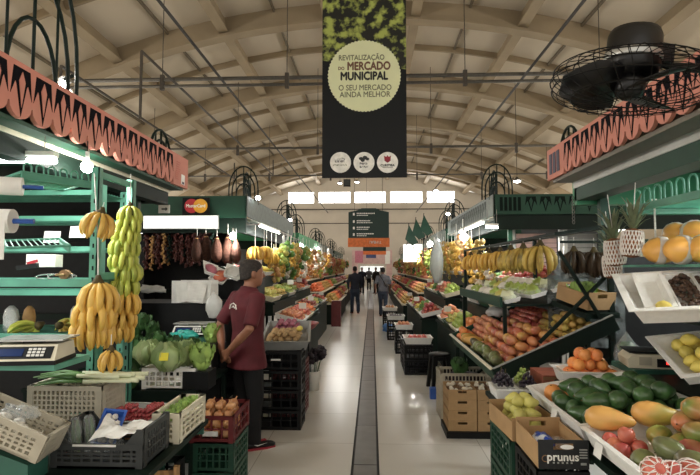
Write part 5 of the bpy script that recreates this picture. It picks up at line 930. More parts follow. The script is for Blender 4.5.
t = thing('light_box', 'square white lit panel hanging under the far green canopy', 'lamp', at(413, 253, 17)); part('diffuser', MB().bx(-.3, .3, 0, .04, -.28, .28), 'lightbox', t); part('housing', MB().bx(-.32, .32, .04, .1, -.3, .3), 'white', t); part('cord', MB().tube([(0, .05, .28), (0, .05, .6)], .008, 5), 'black', t)
for i, (px, py, Y) in enumerate(((436, 192, 9.8), (258, 198, 9.2), (290, 220, 13.5), (448, 214, 13.2))):
    p = at(px, py, Y); t = thing('flood_lamp', ('small lamp glowing on the roof edge of the motif stall', 'small lamp glowing on the roof edge of the card sign stall', 'small lamp at the far end of the card sign roof', 'small lamp at the far end of the motif stall roof')[i], 'lamp', p); part('bulb', MB().lathe([(a * .05, b2 * .04) for a, b2 in sph(6)], 10), 'lampglow', t, True); part('stem', MB().tube([(0, 0, 0), (0, .05, -.12)], .012, 5), 'steel', t)
# flags on the green canopy
for i, (px, py) in enumerate(((409, 236), (416, 230), (424, 226))):
    p = at(px, py, 16.0); t = thing('pennant', 'dark green triangular pennant standing on the far green canopy', 'flag', p, (0, 0, 0), 'green pennants on the far canopy'); part('cloth', MB().prism([(0, .35), (.28, -.2), (.1, -.3), (-.12, -.1)], 0, .015), 'green', t); part('staff', MB().tube([(0, .02, .4), (-.1, .02, -.6)], .012, 5), 'black', t)
# ---------------------------------------------------------------- tiered fruit stands
ORD = ('first', 'second', 'third', 'fourth', 'fifth', 'sixth', 'seventh', 'eighth', 'ninth', 'tenth')
MATOF = dict(orange='orange', tangerine='tangerine', mangored='mangored', apple='apple', greenapple='greenapple', peach='peach', lemon='lemon', pear='pear', tomato='tomato', papaya='papaya', yellow_fruit='yellowfruit', plum='plum', nectarine='nectarine', lime='lime', potato='potato', red_onion='onionred', onion='onion', avocado='avocado')
def stand(label, short, sd, x0, y0, y1, tiers, kinds, body='greendk', traym=('styro', 'cream', 'greencrate', 'whitegloss'), stuff=False, layers=2):
    t = thing('fruit_stand', label, 'stand', (0, (y0 + y1) / 2, 0)); hy = (y1 - y0) / 2; names = ('lowest', 'middle', 'upper', 'top'); ki = 0
    for i, (dx, z, w_) in enumerate(tiers):
        xa = sd * (x0 + dx); xb = sd * (x0 + dx + w_); part('shelf', MB().bx(min(xa, xb), max(xa, xb), -hy, hy, z - .03, z), body, t)
        part('riser', MB().bx(min(xa, xb) + .03, max(xa, xb) - .03, -hy + .03, hy - .03, 0 if i == 0 else z - .2, z - .03), body, t)
        for e in (-1, 1): part('leg', MB().bx(xb - .02, xb + .02, e * (hy - .03) - .02, e * (hy - .03) + .02, 0, z), body, t)
        n = max(1, int((y1 - y0) / .62)); step = (y1 - y0) / n; tl = 14
        for j in range(n):
            kd = kinds[ki % len(kinds)]; ki += 1; cx_ = (xa + xb) / 2; cy_ = y0 + step * (j + .5); wx = w_ - .06; wy = step - .05; R3 = Euler((0, -sd * R(tl), 0)); up_ = R3.to_matrix()
            zz = z + math.sin(R(tl)) * wx / 2 + .004; mk = traym[(i + j) % len(traym)]
            where = 'on %s shelf, %s tray from the pink signs, %s' % (names[i], ORD[j], short)
            thing('fruit_tray', '%s tray %s' % ({'styro': 'white foam', 'cream': 'cream plastic', 'greencrate': 'dark green', 'whitegloss': 'white plastic'}.get(mk, 'plain'), where), 'tray', (cx_, cy_, zz), R3, None, traymesh(wx, wy, .07, mk, .02, .012, .006))
            if (i + j + (sd > 0)) % 3 == 0:
                pq = V((cx_ - sd * (wx / 2 - .06), cy_ + .1, zz + .1)); tg = thing('price_card', 'white price card ' + where, 'price card', pq, (R(-8), 0, random.uniform(-.3, .3))); part('card', MB().bx(-.06, .06, -.002, .002, .06, .15), 'paper', tg); part('stick', MB().bx(-.003, .003, .002, .006, -.08, .12), 'wood', tg)
            uu = up_ @ V((1, 0, 0)); o_ = V((cx_, cy_, zz)) - uu * (wx / 2 - .03) - V((0, wy / 2 - .03, 0)) + up_ @ V((0, 0, .014))
            if stuff or CNT.get(FNAME.get(kd, kd), 0) > 215: heap_stuff('fruit_heap', [MATOF[kd]], o_, (0, 1, 0), uu, wy - .06, wx - .06, layers + 1, 'heap of %ss %s' % (FDESC[kd], where), 'fruit', .085)
            else: heap(kd, o_, (0, 1, 0), uu, wy - .06, wx - .06, layers, where, 1.0, False, .1)
    return t
T3 = [(0, .62, .5), (.45, .95, .48), (.9, 1.3, .45)]
stand('tiered fruit stand under the card sign canopy beside the buckets', 'card stand', -1, .98, 7.9, 10.3, [(0.05, .78, .5), (.5, 1.12, .48), (.95, 1.5, .45)], ['peach', 'nectarine', 'tangerine', 'pear', 'yellow_fruit', 'greenapple', 'apple', 'tomato', 'lemon', 'plum', 'orange', 'mangored'])
stand('second tiered fruit stand along the card sign canopy', 'second card stand', -1, 1.2, 10.5, 14.2, [(0, .75, .5), (.45, 1.1, .48), (.9, 1.5, .45)], ['tangerine', 'apple', 'pear', 'lime', 'nectarine', 'yellow_fruit', 'greenapple', 'peach'])
stand('tiered fruit stand beneath the motif canopy beyond the mango bin', 'motif stand', 1, 1.05, 6.7, 9.6, [(.1, .72, .5), (.55, 1.08, .48), (1.0, 1.42, .45)], ['tangerine', 'greenapple', 'pear', 'peach', 'orange', 'yellow_fruit', 'nectarine', 'lemon', 'apple', 'tomato', 'mangored', 'lime'])
stand('second tiered fruit stand along the motif canopy', 'second motif stand', 1, .8, 9.9, 14.0, [(.1, .7, .5), (.55, 1.08, .48), (1.0, 1.5, .45)], ['apple', 'lime', 'lemon', 'nectarine', 'pear', 'tomato', 'greenapple', 'peach'])
for i, (sd, x0, y0, y1, ks) in enumerate(((-1, 1.0, 15.2, 20.6, ['tangerine', 'apple', 'yellow_fruit']), (1, .85, 15, 20.6, ['yellow_fruit', 'peach', 'apple', 'greenapple']), (-1, 1.1, 22.6, 28.8, ['greenapple', 'tangerine', 'apple']), (1, .95, 22.5, 28.8, ['tangerine', 'yellow_fruit', 'tomato']), (-1, 1.1, 31, 39, ['apple', 'yellow_fruit']), (1, 1.0, 31, 39, ['peach', 'lime', 'tangerine']))):
    t = thing('fruit_stand', 'long far fruit stand %s canopy on the %s side' % (('under the bright green', 'under the flagged green', 'under the third', 'under the third', 'under the farthest', 'under the farthest')[i], ('banana', 'fan')[sd > 0]), 'stand')
    for dx, z, w_ in T3:
        xa, xb = sorted((sd * (x0 + dx), sd * (x0 + dx + w_))); part('shelf', MB().bx(xa, xb, y0, y1, z - .04, z), 'cream', t); part('riser', MB().bx(xa + .04, xb - .04, y0 + .04, y1 - .04, 0, z - .04), 'greendk', t)
        heap_stuff('fruit_heap', [MATOF[k_] for k_ in random.sample(ks * 3, 4)] if len(ks) < 4 else [MATOF[k_] for k_ in ks], (xa, y0 + .1, z + .005), (0, 1, 0), (1, 0, 0), y1 - y0 - .2, w_ - .04, 3 if y0 < 22 else 2, 'mixed far fruit heaped on the %s shelf of the far stand %s' % (('lowest' if dx == 0 else 'middle' if dx < .6 else 'top'), ('under the bright green canopy', 'under the flagged canopy', 'third on the banana side', 'third on the fan side', 'farthest on the banana side', 'farthest on the fan side')[i]), 'fruit', .1 if y0 < 22 else .13)
# hanging fruit and nets above the far stands
def cluster(mk, mk2, n, L_, W_, r0):
    m = MB()
    for q in range(n):
        z = random.uniform(-1, 1); a = random.uniform(0, 6.3); rr = W_ * math.sqrt(max(0, 1 - z * z)) * random.uniform(.5, 1); r_ = r0 * random.uniform(.85, 1.15); m.lathe([(.02 * r_, -r_), (.72 * r_, -.7 * r_), (r_, 0), (.72 * r_, .7 * r_), (.02 * r_, r_)], 7, (rr * math.cos(a), rr * math.sin(a), z * L_), 0 if random.random() < .75 else 1)
    return m.mesh('net_bag', [mk, mk2], True)
NB = {k_: cluster(k_, b_, 22, .19, .1, .045) for k_, b_ in (('orange', 'yellowfruit'), ('yellowfruit', 'pear'), ('garlic', 'potato'), ('lime', 'avocado'), ('papaya', 'yellowfruit'), ('apple', 'peach'), ('banana', 'bananaplain'), ('greenapple', 'pear'), ('onion', 'potato'))}
def nets(sd, x, y0, y1, n, z, label, group, ks):
    for i in range(n):
        y = y0 + (y1 - y0) * (i + .5) / n
        for j in range(2):
            mk = random.choice(ks); t = thing('net_bag', {'orange': 'orange', 'yellowfruit': 'yellow', 'garlic': 'white', 'lime': 'green', 'papaya': 'golden', 'apple': 'red', 'banana': 'yellow banana', 'greenapple': 'pale green', 'onion': 'brown'}[mk] + ' fruit bag ' + label, 'fruit bag', (sd * (x + .25 * j) + random.uniform(-.08, .08), y + random.uniform(-.1, .1), z - .36 * j + random.uniform(-.08, .08)), (0, 0, random.uniform(0, 6)), group + ' ' + mk, NB[mk], random.uniform(.9, 1.25))
            part('cord', MB().tube([(0, 0, .15), (0, 0, .4)], .005, 5), 'white', t)
nets(-1, 1.75, 10.0, 14, 14, 1.95, 'hanging low along the card sign stall', 'nets card stall', ['yellowfruit', 'garlic', 'lime', 'greenapple', 'onion', 'banana']); nets(1, 1.7, 8.4, 14, 18, 2.0, 'hanging along the motif stall', 'nets motif stall', ['papaya', 'garlic', 'yellowfruit', 'onion', 'banana'])
nets(-1, 1.7, 15.2, 21, 20, 1.95, 'hanging under the bright green canopy', 'nets bright canopy', ['papaya', 'greenapple', 'onion', 'garlic', 'onion', 'banana']); nets(1, 1.6, 15, 21, 20, 1.95, 'hanging under the flagged canopy', 'nets flagged canopy', ['papaya', 'greenapple', 'apple', 'lime', 'onion', 'orange'])
nets(-1, 1.8, 23, 39, 16, 1.9, 'hanging far down the banana side', 'nets far banana side', ['yellowfruit', 'lime', 'onion', 'apple']); nets(1, 1.7, 23, 39, 16, 1.9, 'hanging far down the fan side', 'nets far fan side', ['yellowfruit', 'lime', 'onion', 'apple'])
# ---------------------------------------------------------------- floor goods on the banana side
solo('cold_counter', MB().bx(-.8, .8, -.4, .4, 0, 1.24), 'dkplastic', 'black counter beneath the foam box and hanging papers', 'counter', (-2.62, 6.4, 0)); 
carton('foam_box', 'white foam box with papers on the black counter', (at(194, 292, 6.1).x, 6.15, 1.242), 0, .46, .3, .26, 'styro', .02, slot=False)
for i, (px, w_, lb) in enumerate(((196, .22, 'white printed sheet hanging down the front of the foam box'), (182, .14, 'white sheet hanging slanted beside the printed one'))): solo('paper_sheet', sheet(w_, .24, .02, 30 + i), 'paper', lb, 'paper', at(px, 292, 5.95), (R(80), R(8 * (1 - 2 * i)), 0))
solo('paper_bag', blob(.16, .1, .05, .3, 3, 10, 45, -.6), 'bag', 'crumpled white bag lying at the counter end by the bananas', 'bag', at(152, 288, 6.1) + V((0, 0, -.02)), smooth=True)
solo('white_bag', bagmesh(.1, .06, .32, 'bag', 17), 'bag', 'x', 'bag') if False else None
thing('white_bag', 'white plastic carrier bag hanging beside the man', 'bag', at(214, 318, 5.7), (0, 0, 0), None, bagmesh(.09, .05, .3, 'bag', 17))
for i, (px, py, mk, lb) in enumerate(((220, 275, 'nectarine', 'clear pack of red meat leaning behind the man'), (232, 271, 'bag', 'silvery wrapped pack leaning behind the man'), (210, 268, 'posterpink', 'pink wrapped pack on the counter beside the hams'))):
    t = thing('wrapped_pack', lb, 'pack', at(px, py + 3, 6.6), (R(30), R(20), .3 * i)); part('tray', traymesh(.2, .28, .04, 'styro', .015, .006, .005), None, t); part('contents', blob(.08, .12, .035, .2, 3, 8, i), mk, t, True, (0, 0, .035))
solo('pack_stand', MB().bx(-.4, .4, -.2, .25, 0, 1.5), 'dkplastic', 'black stand behind the man holding wrapped packs', 'stand', (-1.9, 6.7 + .3, 0))
st5 = solo('scale_pedestal', MB().bx(-.24, .24, -.16, .16, 0, .98).bx(-.22, .2, -.165, -.16, .86, .97), 'tealdark', 'teal pedestal under the pale scale beside the man', 'pedestal', (-1.78, 5.15, 0)); scale('pale weighing scale with dark display on the teal pedestal', (-1.78, 5.15, 1.005), 0, .35, 'white', .24)
lettuce('leafy green bunch beside the pale scale', at(212, 338, 4.95) + V((0, 0, -.05)), 1.1, 'lettuce', None, 12); solo('greens_pedestal', MB().bx(-.1, .1, -.1, .1, 0, .93), 'dkplastic', 'black pedestal under the leafy bunch by the scale', 'pedestal', (at(212, 338, 4.95).x, 5.0, 0))
for c_, (x, mk) in enumerate(((-1.55, 'dkplastic'), (-.98, 'dkplastic'))):
    for k_ in range(4): 
        cr3 = crate('plastic_crate', '%s black crate of the stack %s' % (('bottom', 'second', 'third', 'top')[k_], ('behind the man, farther from the aisle', 'in front of the onion and potato tray')[c_]), (x, 5.55, .2 * k_), 0, .5, .36, .195, mk, 2, 5)
        if c_ == 1 and k_ == 3: part('label_print', MB().bx(-.06, .04, -.187, -.184, .1, .118), 'white', cr3)
for k_ in range(3): crate('plastic_crate', '%s wine red crate of the stack at the aisle corner by the bucket' % ('bottom', 'middle', 'top')[k_], (-.94, 6.05, .2 * k_), 0, .36, .5, .195, 'maroonbox', 3, 6)
tray('vegetable_tray', 'pale green sloping tray of potatoes and onions beyond the black crates', (-.97, 6.0, .83), (R(8), 0, R(6)), .5, .9, .1, 'greytray', .03); solo('tray_riser', MB().bx(-.2, .2, -.25, .25, 0, .17), 'dkplastic', 'black riser under the potato tray', 'box', (-.97, 6.0, .602))
heap('red_onion', (-1.18, 6.05, .9), (1, 0, 0), (0, 1, .13), .34, .32, 2, 'heaped at the far end of the vegetable tray', 1.0); heap('potato', (-1.18, 5.62, .84), (1, 0, 0), (0, 1, .13), .4, .38, 2, 'heaped in the vegetable tray', 1.0); heap('lemon', (-.86, 5.85, .93), (1, 0, 0), (0, 1, .13), .08, .1, 1, 'lying on the potatoes'); 
t = thing('red_bowl', 'wide red plastic bowl beyond the onions', 'bowl', (-.98, 7.1, .78), data=MB().lathe([(.1, 0), (.2, .06), (.25, .12), (.26, .12), (.255, .13), (.24, .13), (.19, .07), (.09, .012)], 20).mesh('red_bowl', 'redbowl', True)); solo('bowl_stand', MB().bx(-.14, .14, -.14, .14, 0, .778), 'dkplastic', 'black post stand under the red bowl', 'stand', (-.98, 7.1, 0))
for i, (x, y, s_) in enumerate(((-.95, 6.75, 1.0), (-.82, 7.15, .95), (-1.05, 7.45, 1))):
    t = thing('flower_bucket', ('white bucket of dark purple flowers nearest the wine red crates', 'white bucket of dark flowers set out at the aisle edge', 'white bucket of dark flowers farthest from the red crates')[i], 'bucket', (x, y, 0), (0, 0, i), None, None, s_); part('bucket', MB().lathe([(.1, 0), (.13, .26), (.135, .27), (.12, .27), (.115, .25), (.09, .02)], 16), 'whitegloss', t, True)
    fl_ = blob(.05, .05, .05, .5, 5, 6, i).mesh('bloom', 'darkleaf', True)
    for q in range(16): a = 2.4 * q; r_ = .03 + .011 * q; bl_ = ob('bloom', fl_, t, (r_ * math.cos(a), r_ * math.sin(a), .34 + .22 * random.random()), (q, 0, q), random.uniform(.8, 1.3)); 
    m = MB()
    for q in range(10): a = 2.4 * q; m.tube([(.03 * math.cos(a), .03 * math.sin(a), .05), (.13 * math.cos(a), .13 * math.sin(a), .4)], .004, 5)
    part('stems', m, 'lettucedk', t)
solo('wine_red_box', MB().bx(-.13, .13, -.15, .15, 0, .72).bx(-.135, .135, -.152, -.148, .58, .66), 'maroonbox', 'tall wine red box at the aisle end of the far orange stand', 'box', (-1.02, 14.9, 0)); solo('white_pillar', MB().bx(-.1, .1, -.15, .15, 0, .85), 'white', 'white panel between the card stand and the wine red box', 'panel', (-1.05, 12.3, 0)) if False else None
# ---------------------------------------------------------------- floor goods on the fan side
t = thing('plastic_stool', 'black plastic stool standing at the aisle edge', 'stool', (.93, 7.3, 0), (0, 0, R(8))); part('seat', MB().lathe([(.13, .44), (.15, .45), (.15, .47), (.13, .48), (.02, .478)], 4 * 5), 'dkplastic', t, True)
for i in range(4):
    a = PI / 4 + PI / 2 * i; part('leg', MB().hexa([(math.cos(a) * .19 + u, math.sin(a) * .19 + v, 0) for u, v in ((-.022, -.022), (.022, -.022), (.022, .022), (-.022, .022))] + [(math.cos(a) * .12 + u, math.sin(a) * .12 + v, .455) for u, v in ((-.035, -.035), (.035, -.035), (.035, .035), (-.035, .035))]), 'dkplastic', t)
for i in range(4):
    a = PI / 2 * i; b_ = a + PI / 4; part('skirt', MB().bar((math.cos(b_) * .135, math.sin(b_) * .135, .42), (math.cos(b_ + PI / 2) * .135, math.sin(b_ + PI / 2) * .135, .42), .01, .06), 'dkplastic', t)
t = solo('blue_pack', MB().bx(-.07, .07, -.06, .06, 0, .13).bx(-.072, .072, -.062, .062, .09, .115), ['bluestuff'], 'small blue pack on the floor beside the stool', 'pack', (.8, 6.75, 0))
for i in range(2):
    for k_ in range(2): crate('plastic_crate', '%s black crate %s the black stool' % (('lower', 'upper')[k_], ('next beyond', 'of the second pair beyond')[i]), (.72, 8.45 + .62 * i, .23 * k_), 0, .44, .55, .225, 'dkplastic', 3, 6)
tray('foam_tray', 'white foam tray of small tomatoes on the black crates', (.72, 8.42, .458), (0, 0, 0), .44, .4, .1, 'styro', .03, lip=.01); heap('tomato', (.54, 8.26, .475), (1, 0, 0), (0, 1, 0), .36, .32, 2, 'in the white foam tray on the crates', 1)
for i, (x, y, w_, lb) in enumerate(((.62, 10.4, .34, 'aisle-side dark crate by the lemon tray'), (.55, 12.3, .4, 'dark crate in front of the far second stand'), (.5, 14.8, .4, 'dark crate at the start of the flagged stand'))):
    for k_ in range(2): crate('plastic_crate', '%s, %s' % (lb, ('lower', 'upper')[k_]), (x, y, .23 * k_), 0, w_, .5, .225, 'dkplastic', 3, 6)
    tray('foam_tray', 'white foam tray on top of the ' + lb, (x, y, .458), (0, 0, 0), w_, .46, .09, 'styro', .02, lip=.01); heap(('peach', 'plum', 'onion')[i], (x - w_ / 2 + .03, y - .19, .474), (1, 0, 0), (0, 1, 0), w_ - .06, .38, 2, 'in tray on the ' + lb.replace('aisle-side ', ''), 1)
solo('blue_bag', blob(.14, .14, .12, .25, 3, 10, 77, -.8), 'bluebag', 'pale blue plastic bag on the floor by the far crates', 'bag', (.42, 13.6, .1), smooth=True)
thing('white_bag_roll', 'long white translucent bag sheaf hanging at the fan side stall', 'bag', at(437, 283, 9.9), (0, 0, 0), None, bagmesh(.12, .09, .95, 'sheaf', 5, .2))
t = thing('roll_shelf', 'grey roller blind and steel shelving behind the speckled bananas', 'shelving', (2.9, 9.3, 0))
for i in range(9): part('slat', MB().bx(-.35, .35, 0, .02, 1.5 + i * .085, 1.575 + i * .085), 'palepink', t)
for i in range(9): part('slat', MB().bx(.55, 1.3, 0, .02, 1.5 + i * .085, 1.575 + i * .085), 'greytray', t)
for x in (-.4, .42, .5, 1.36): part('post', MB().bx(x - .03, x + .03, -.03, .03, 0, 2.35), 'steelsheet', t)
part('rail', MB().bx(-.4, 1.4, -.05, -.03, 1.42, 1.47), 'tealdark', t); part('panel', MB().bx(-.4, 1.36, .03, .05, 0, 1.42), 'dkplastic', t)
# ---------------------------------------------------------------- people
def ring(c, rx, ry, n=14, rot=None, q=2.0):
    out = []
    for i in range(n):
        a = 2 * PI * i / n; ca, sa = math.cos(a), math.sin(a); v = V((rx * abs(ca) ** (2 / q) * (1 if ca > 0 else -1), ry * abs(sa) ** (2 / q) * (1 if sa > 0 else -1), 0)); out.append(V(c) + (rot @ v if rot else v))
    return out
def limb(m, pts, rads, n=12, sq=1): m.tube(pts, rads, n, sq=sq)
def remesh(m, vox, name, mats, smooth_it=3):
    me = m.mesh('tmp', mats, True); o = bpy.data.objects.new('tmp', me); COL.objects.link(o); md = o.modifiers.new('r', 'REMESH'); md.mode = 'VOXEL'; md.voxel_size = vox; md.use_smooth_shade = True
    sm = o.modifiers.new('s', 'SMOOTH'); sm.iterations = smooth_it; sm.factor = .5
    dg = bpy.context.evaluated_depsgraph_get(); r = bpy.data.meshes.new_from_object(o.evaluated_get(dg)); r.name = name; bpy.data.objects.remove(o); r.materials.clear()
    for k_ in (mats if isinstance(mats, list) else [mats]): r.materials.append(MT[k_])
    r.polygons.foreach_set('use_smooth', [True] * len(r.polygons)); return r
def hand_chain(m, wrist, d, palm_n, side, curl=.5, s=1.0):
    # palm and five fingers from the wrist along d; palm_n is the palm's normal
    d = V(d).normalized(); n = V(palm_n).normalized(); x = d.cross(n).normalized() * side; w0 = V(wrist)
    m.loft([[w0 + d * t + x * a * wd + n * b_ * th for a, b_ in ((-1, -1), (-.3, -1.2), (.3, -1.2), (1, -1), (1, 1), (.3, 1.2), (-.3, 1.2), (-1, 1))] for t, wd, th in ((-.01, .024 * s, .02 * s), (.03 * s, .034 * s, .016 * s), (.07 * s, .041 * s, .014 * s), (.092 * s, .04 * s, .011 * s))])
    for i, L_ in enumerate((.066, .076, .07, .055)):
        b0 = w0 + d * .088 * s + x * (.03 - .0205 * i) * s; p = [b0 - d * .015]; dd = d.copy()
        for k_ in range(3):
            dd = (Matrix.Rotation(-curl * (.5 + .35 * k_) * side, 3, x) @ d); p.append(p[-1] + dd * (L_ * s * (.46, .3, .24)[k_] + (.015 if k_ == 0 else 0)))
        m.tube(p, [.0098 * s, .0095 * s, .0085 * s, .0068 * s], 8)
    t0 = w0 + d * .025 * s + x * .028 * s; m.tube([t0, t0 + d * .03 * s + x * .022 * s + n * .006, t0 + d * .06 * s + x * .028 * s + n * .012, t0 + d * .08 * s + x * .026 * s + n * .014], [.013 * s, .012 * s, .0105 * s, .008 * s], 8)
def headmesh(m, c, s=1.0, f=1):
    c = V(c); prof = [(-.115, .028, .034, .035), (-.1, .045, .055, .03), (-.07, .06, .075, .018), (-.03, .069, .088, .006), (.02, .074, .097, 0), (.06, .073, .098, -.004), (.09, .062, .086, -.006), (.112, .04, .058, -.006), (.12, .015, .02, -.006)]
    m.loft([ring(c + V((0, oy * s, z * s)), rx * s, ry * s, 16) for z, rx, ry, oy in prof])
    m.loft([ring(c + V((0, (.092 + dy) * s, z * s)), r_ * s, r_ * s * 1.2, 6) for z, dy, r_ in ((-.035, .006, .014), (-.025, .022, .015), (-.005, .012, .011), (.022, .0, .008))])      # nose
    m.loft([ring(c + V((0, (.083) * s, z * s)), r_ * s, .012 * s, 8) for z, r_ in ((-.066, .012), (-.06, .024), (-.052, .022), (-.048, .01))])                                   # lips
    m.loft([ring(c + V((0, .074 * s, z * s)), .045 * s, .02 * s, 8) for z in (.03, .038)])                                                                                  # brow
    for e in (-1, 1): m.loft([ring(c + V((e * .077 * s, -.012 * s, z * s)), .009 * s, r_ * s, 8) for z, r_ in ((-.035, .008), (-.02, .016), (.005, .021), (.022, .012))])         # ears
mt('eyewhite', 'd8d4cc', .3); mt('iris', '1c120c', .2)
def person(label, loc, rz, H, top, bot, skin, hair, pose, vox=.012, sleeve='short', hem=.0, extra=None, shoes='shoe', headturn=0, tall_hair=.0):
    t = thing('person', label, 'person', loc, (0, 0, rz)); k = H / 1.75; P = lambda *a: V(a) * k
    hip = .9; sh = 1.42; foot = pose['feet']; el = pose['elbows']; wr = pose['wrists']
    body = MB(); HC = P(0, .035, 1.625); hb = MB(); headmesh(hb, (0, 0, 0), k * (1.08 if extra == 'man' else 1)); Rz = Matrix.Rotation(headturn, 3, 'Z'); hb.v = [tuple(Rz @ V(q) + HC) for q in hb.v]; body.v += hb.v; body.f += hb.f; body.m += hb.m
    body.tube([P(0, .0, 1.38), P(0, .012, 1.47), P(0, .03, 1.56)], [.075 * k, .058 * k, .055 * k], 12)
    TR = [(.86, .155, .105, 0), (.95, .165, .115, 0), (1.08, .15, .105, .005), (1.2, .165, .115, .0), (1.32, .185, .12, -.005), (1.4, .18, .1, -.008), (1.45, .12, .075, 0), (1.49, .06, .055, .01)]
    def torso(m, g, z0=0, hemz=None):
        rr = [ring(P(0, oy, z), (rx + g) * k, (ry + g) * k, 18, q=2.4) for z, rx, ry, oy in TR if z >= z0]
        if hemz: rr = [ring(P(0, 0, hemz), (.19 + g) * k, (.148 + g) * k, 18, q=2.4)] + rr
        m.loft(rr)
    torso(body, -.012)
    for i, e in enumerate((-1, 1)):
        S0 = P(e * .185, -.005, 1.4); E = P(*el[i]); W = P(*wr[i]); F0 = P(*foot[i]); K = P(*pose['knees'][i])
        body.tube([P(e * .12, 0, 1.4), S0, (S0 + E) / 2, E, (E * .6 + W * .4), W], [.05 * k, .052 * k, .045 * k, .038 * k, .04 * k, .026 * k], 12)
        hand_chain(body, W, pose['handdir'][i], pose['palm'][i], pose['thumb'][i], pose.get('curl', .5), k)
        body.tube([P(e * .09, 0, .92), P(e * .095, 0, .8), K, F0 + P(0, 0, .28), F0 + P(0, 0, .07)], [.085 * k, .08 * k, .055 * k, .05 * k, .036 * k], 12)
    ob('body', remesh(body, vox * .75, 'body', skin, 2), t)
    shirt = MB(); torso(shirt, .012, .95 if hem else 0, hem or None)
    for i, e in enumerate((-1, 1)):
        S0 = P(e * .185, -.005, 1.4); E = P(*el[i]); W = P(*wr[i])
        if sleeve == 'short': Q = S0.lerp(E, .92); shirt.tube([P(e * .1, 0, 1.39), S0, S0.lerp(E, .5), Q], [.072 * k, .072 * k, .066 * k, .064 * k], 14)
        else: shirt.tube([P(e * .1, 0, 1.39), S0, S0.lerp(E, .5), E, E.lerp(W, .95)], [.07 * k, .07 * k, .062 * k, .055 * k, .042 * k], 14)
    shirt.tube([P(0, -.004, 1.44), P(0, .008, 1.5)], [.085 * k, .068 * k], 14)
    so = ob('shirt', remesh(shirt, vox, 'shirt', top, 3), t)
    tr = MB(); tr.loft([ring(P(0, 0, z), rx * k, ry * k, 16, q=2.4) for z, rx, ry in ((.78, .16, .115), (.86, .172, .122), (.98, .168, .12), (1.02, .16, .115))])
    for i, e in enumerate((-1, 1)):
        K = P(*pose['knees'][i]); F0 = P(*foot[i]); tr.tube([P(e * .085, 0, .92), P(e * .092, 0, .78), K, F0 + P(0, -.01, .3), F0 + P(0, -.01, .06)], [.095 * k, .096 * k, .075 * k, .068 * k, .066 * k], 14)
    ob('trousers', remesh(tr, vox, 'trousers', bot, 3), t)
    for i, e in enumerate((-1, 1)):
        F0 = V(P(*foot[i])); m = MB(); m.loft([ring(V((0, y * k, z * k)), rx * k, rz_ * k, 12, Matrix.Rotation(PI / 2, 3, 'X')) for y, z, rx, rz_ in ((-.085, .045, .02, .03), (-.07, .05, .036, .05), (-.02, .05, .038, .05), (.04, .04, .042, .04), (.11, .032, .048, .032), (.16, .027, .042, .026), (.185, .022, .02, .016))])
        s_ = ob('shoe', m.mesh('shoe', shoes, True), t, F0, (0, 0, pose['foot_turn'][i])); sole = MB(); sole.loft([[V((x * k, y * k, z)) for x, y in ((-.034, -.08), (.034, -.08), (.042, .0), (.05, .1), (.03, .18), (-.03, .18), (-.05, .1), (-.042, 0))] for z in (0, .018)]); part('sole', sole, 'white' if shoes != 'shoe' else 'shoered', s_)
        if extra == 'man': part('side_mark', MB().prism([(-.05, .06), (-.02, .042), (.07, .062), (-.01, .052)], -.001, .001), 'white', s_, loc=(.046 * k, .03, -.005), rot=(0, 0, PI / 2)); part('laces', MB().bx(-.02, .02, .04, .1, .07, .076), 'shoered', s_)
    h = MB(); h.loft([ring(V((0, oy, z)) * k, rx * k, ry * k, 18) for z, rx, ry, oy in ((-.055, .052, .03, -.068), (-.03, .07, .062, -.035), (.01, .079, .085, -.018), (.05, .081, .098, -.009), (.085, .073, .094, -.008), (.112, .05, .068, -.008), (.128, .015, .02, -.008))])
    ho = ob('hair', remesh(h, .008, 'hair', hair, 2), t, HC, (0, 0, headturn), 1.08 if extra == 'man' else 1); 
    for e in (-1, 1):
        ey = ob('eye', MB().lathe([(r * .011, z * .011) for r, z in sph(6)], 10).mesh('eye', 'eyewhite', True), t, HC + Rz @ (P(e * .032, .083, .012))); part('iris', MB().lathe([(r * .006, z * .006) for r, z in sph(4)], 8), 'iris', ey, True, Rz @ V((0, .007, 0)))
    return t, so
SIDE = dict(elbows=[(-.25, -.04, 1.12), (.25, -.04, 1.12)], wrists=[(-.25, .06, .88), (.25, .06, .88)], handdir=[(0, .15, -1), (0, .15, -1)], palm=[(1, 0, 0), (-1, 0, 0)], thumb=[1, -1], feet=[(-.1, -.02, 0), (.1, .04, 0)], knees=[(-.095, .02, .48), (.095, .04, .48)], foot_turn=[.15, -.15])
WALK = dict(SIDE, feet=[(-.09, .22, 0), (.09, -.24, .03)], knees=[(-.09, .14, .48), (.09, -.04, .47)], elbows=[(-.26, -.1, 1.13), (.26, -.0, 1.12)], wrists=[(-.25, -.12, .9), (.24, .16, .92)])
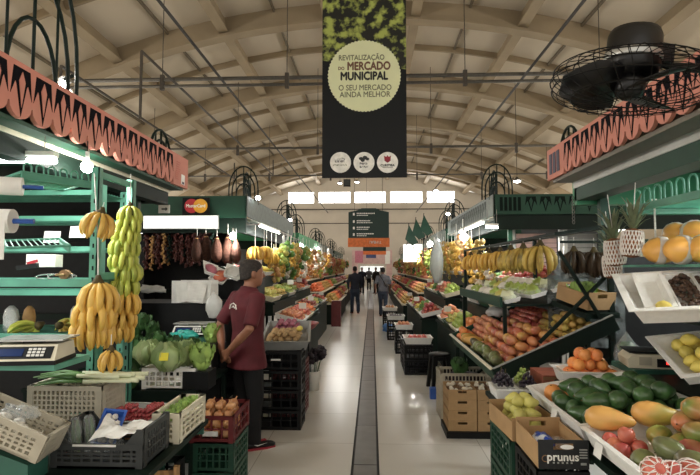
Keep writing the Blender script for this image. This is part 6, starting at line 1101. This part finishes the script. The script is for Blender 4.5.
BACK = dict(elbows=[(-.27, -.13, 1.13), (.27, -.13, 1.13)], wrists=[(-.09, -.2, .9), (.07, -.215, .92)], handdir=[(.75, -.05, -.5), (-.75, -.1, -.45)], palm=[(0, -1, 0), (0, -1, 0)], thumb=[1, -1], curl=.6, feet=[(-.11, -.05, 0), (.11, .02, 0)], knees=[(-.1, .01, .48), (.1, .03, .48)], foot_turn=[.25, -.2])
man, shirt = person('man in a maroon polo shirt and black trousers, hands clasped behind his back', (-1.17, 4.88, 0), R(-48), 1.72, 'maroonshirt', 'trousers', 'skin', 'hairgrey', BACK, .012, 'short', .74, 'man', headturn=R(-8))
man.scale = (1.08, 1.08, 1)
m = MB().tube([V((-.06, 0, 0)), V((-.045, 0, .04)), V((0, 0, .055)), V((.045, 0, .04)), V((.06, 0, 0))], .006, 6); m.tube([V((-.02, 0, .015)), V((.0, 0, .03)), V((.03, 0, .01))], .005, 6); part('back_emblem', m, 'signwhite', shirt, loc=(-.01, -.136, 1.27), rot=(R(-4), 0, 0))
p2, _ = person('person in dark blue jacket and jeans walking away beside the orange stand', (at(355, 300, 19).x, 19, 0), R(8), 1.72, 'navy', 'jeans', 'skindk', 'hairblk', WALK, .018, 'long')
p3, s3_ = person('person in grey shirt and jeans with a shoulder strap walking down the aisle', (at(383, 300, 17.8).x, 17.8, 0), R(-4), 1.68, 'greyshirt', 'jeans', 'skindk', 'hairblk', WALK, .018, 'short')
part('shoulder_strap', MB().tube([V((-.1, -.125, 1.4)), V((.0, -.14, 1.25)), V((.13, -.13, 1.0))], .012, 6), 'black', s3_)
for i, (px, Y, top, bot, ps, rz, lb) in enumerate(((362, 33, 'navy', 'trousers', WALK, 3.1, 'far person in dark clothes walking towards us past the orange stall'), (376, 34, 'trousers', 'trousers', SIDE, 2.6, 'far person in black standing under the small sign'), (381, 36, 'whiteshirt', 'jeans', WALK, 3.3, 'far person in a white top near the shop front'), (369, 39, 'greyshirt', 'trousers', WALK, 0, 'farthest person in grey before the shop doors'))):
    person(lb, (at(px, 280, Y).x, Y, 0), rz, 1.7, top, bot, 'skin', 'hairblk', ps, .03, 'long')
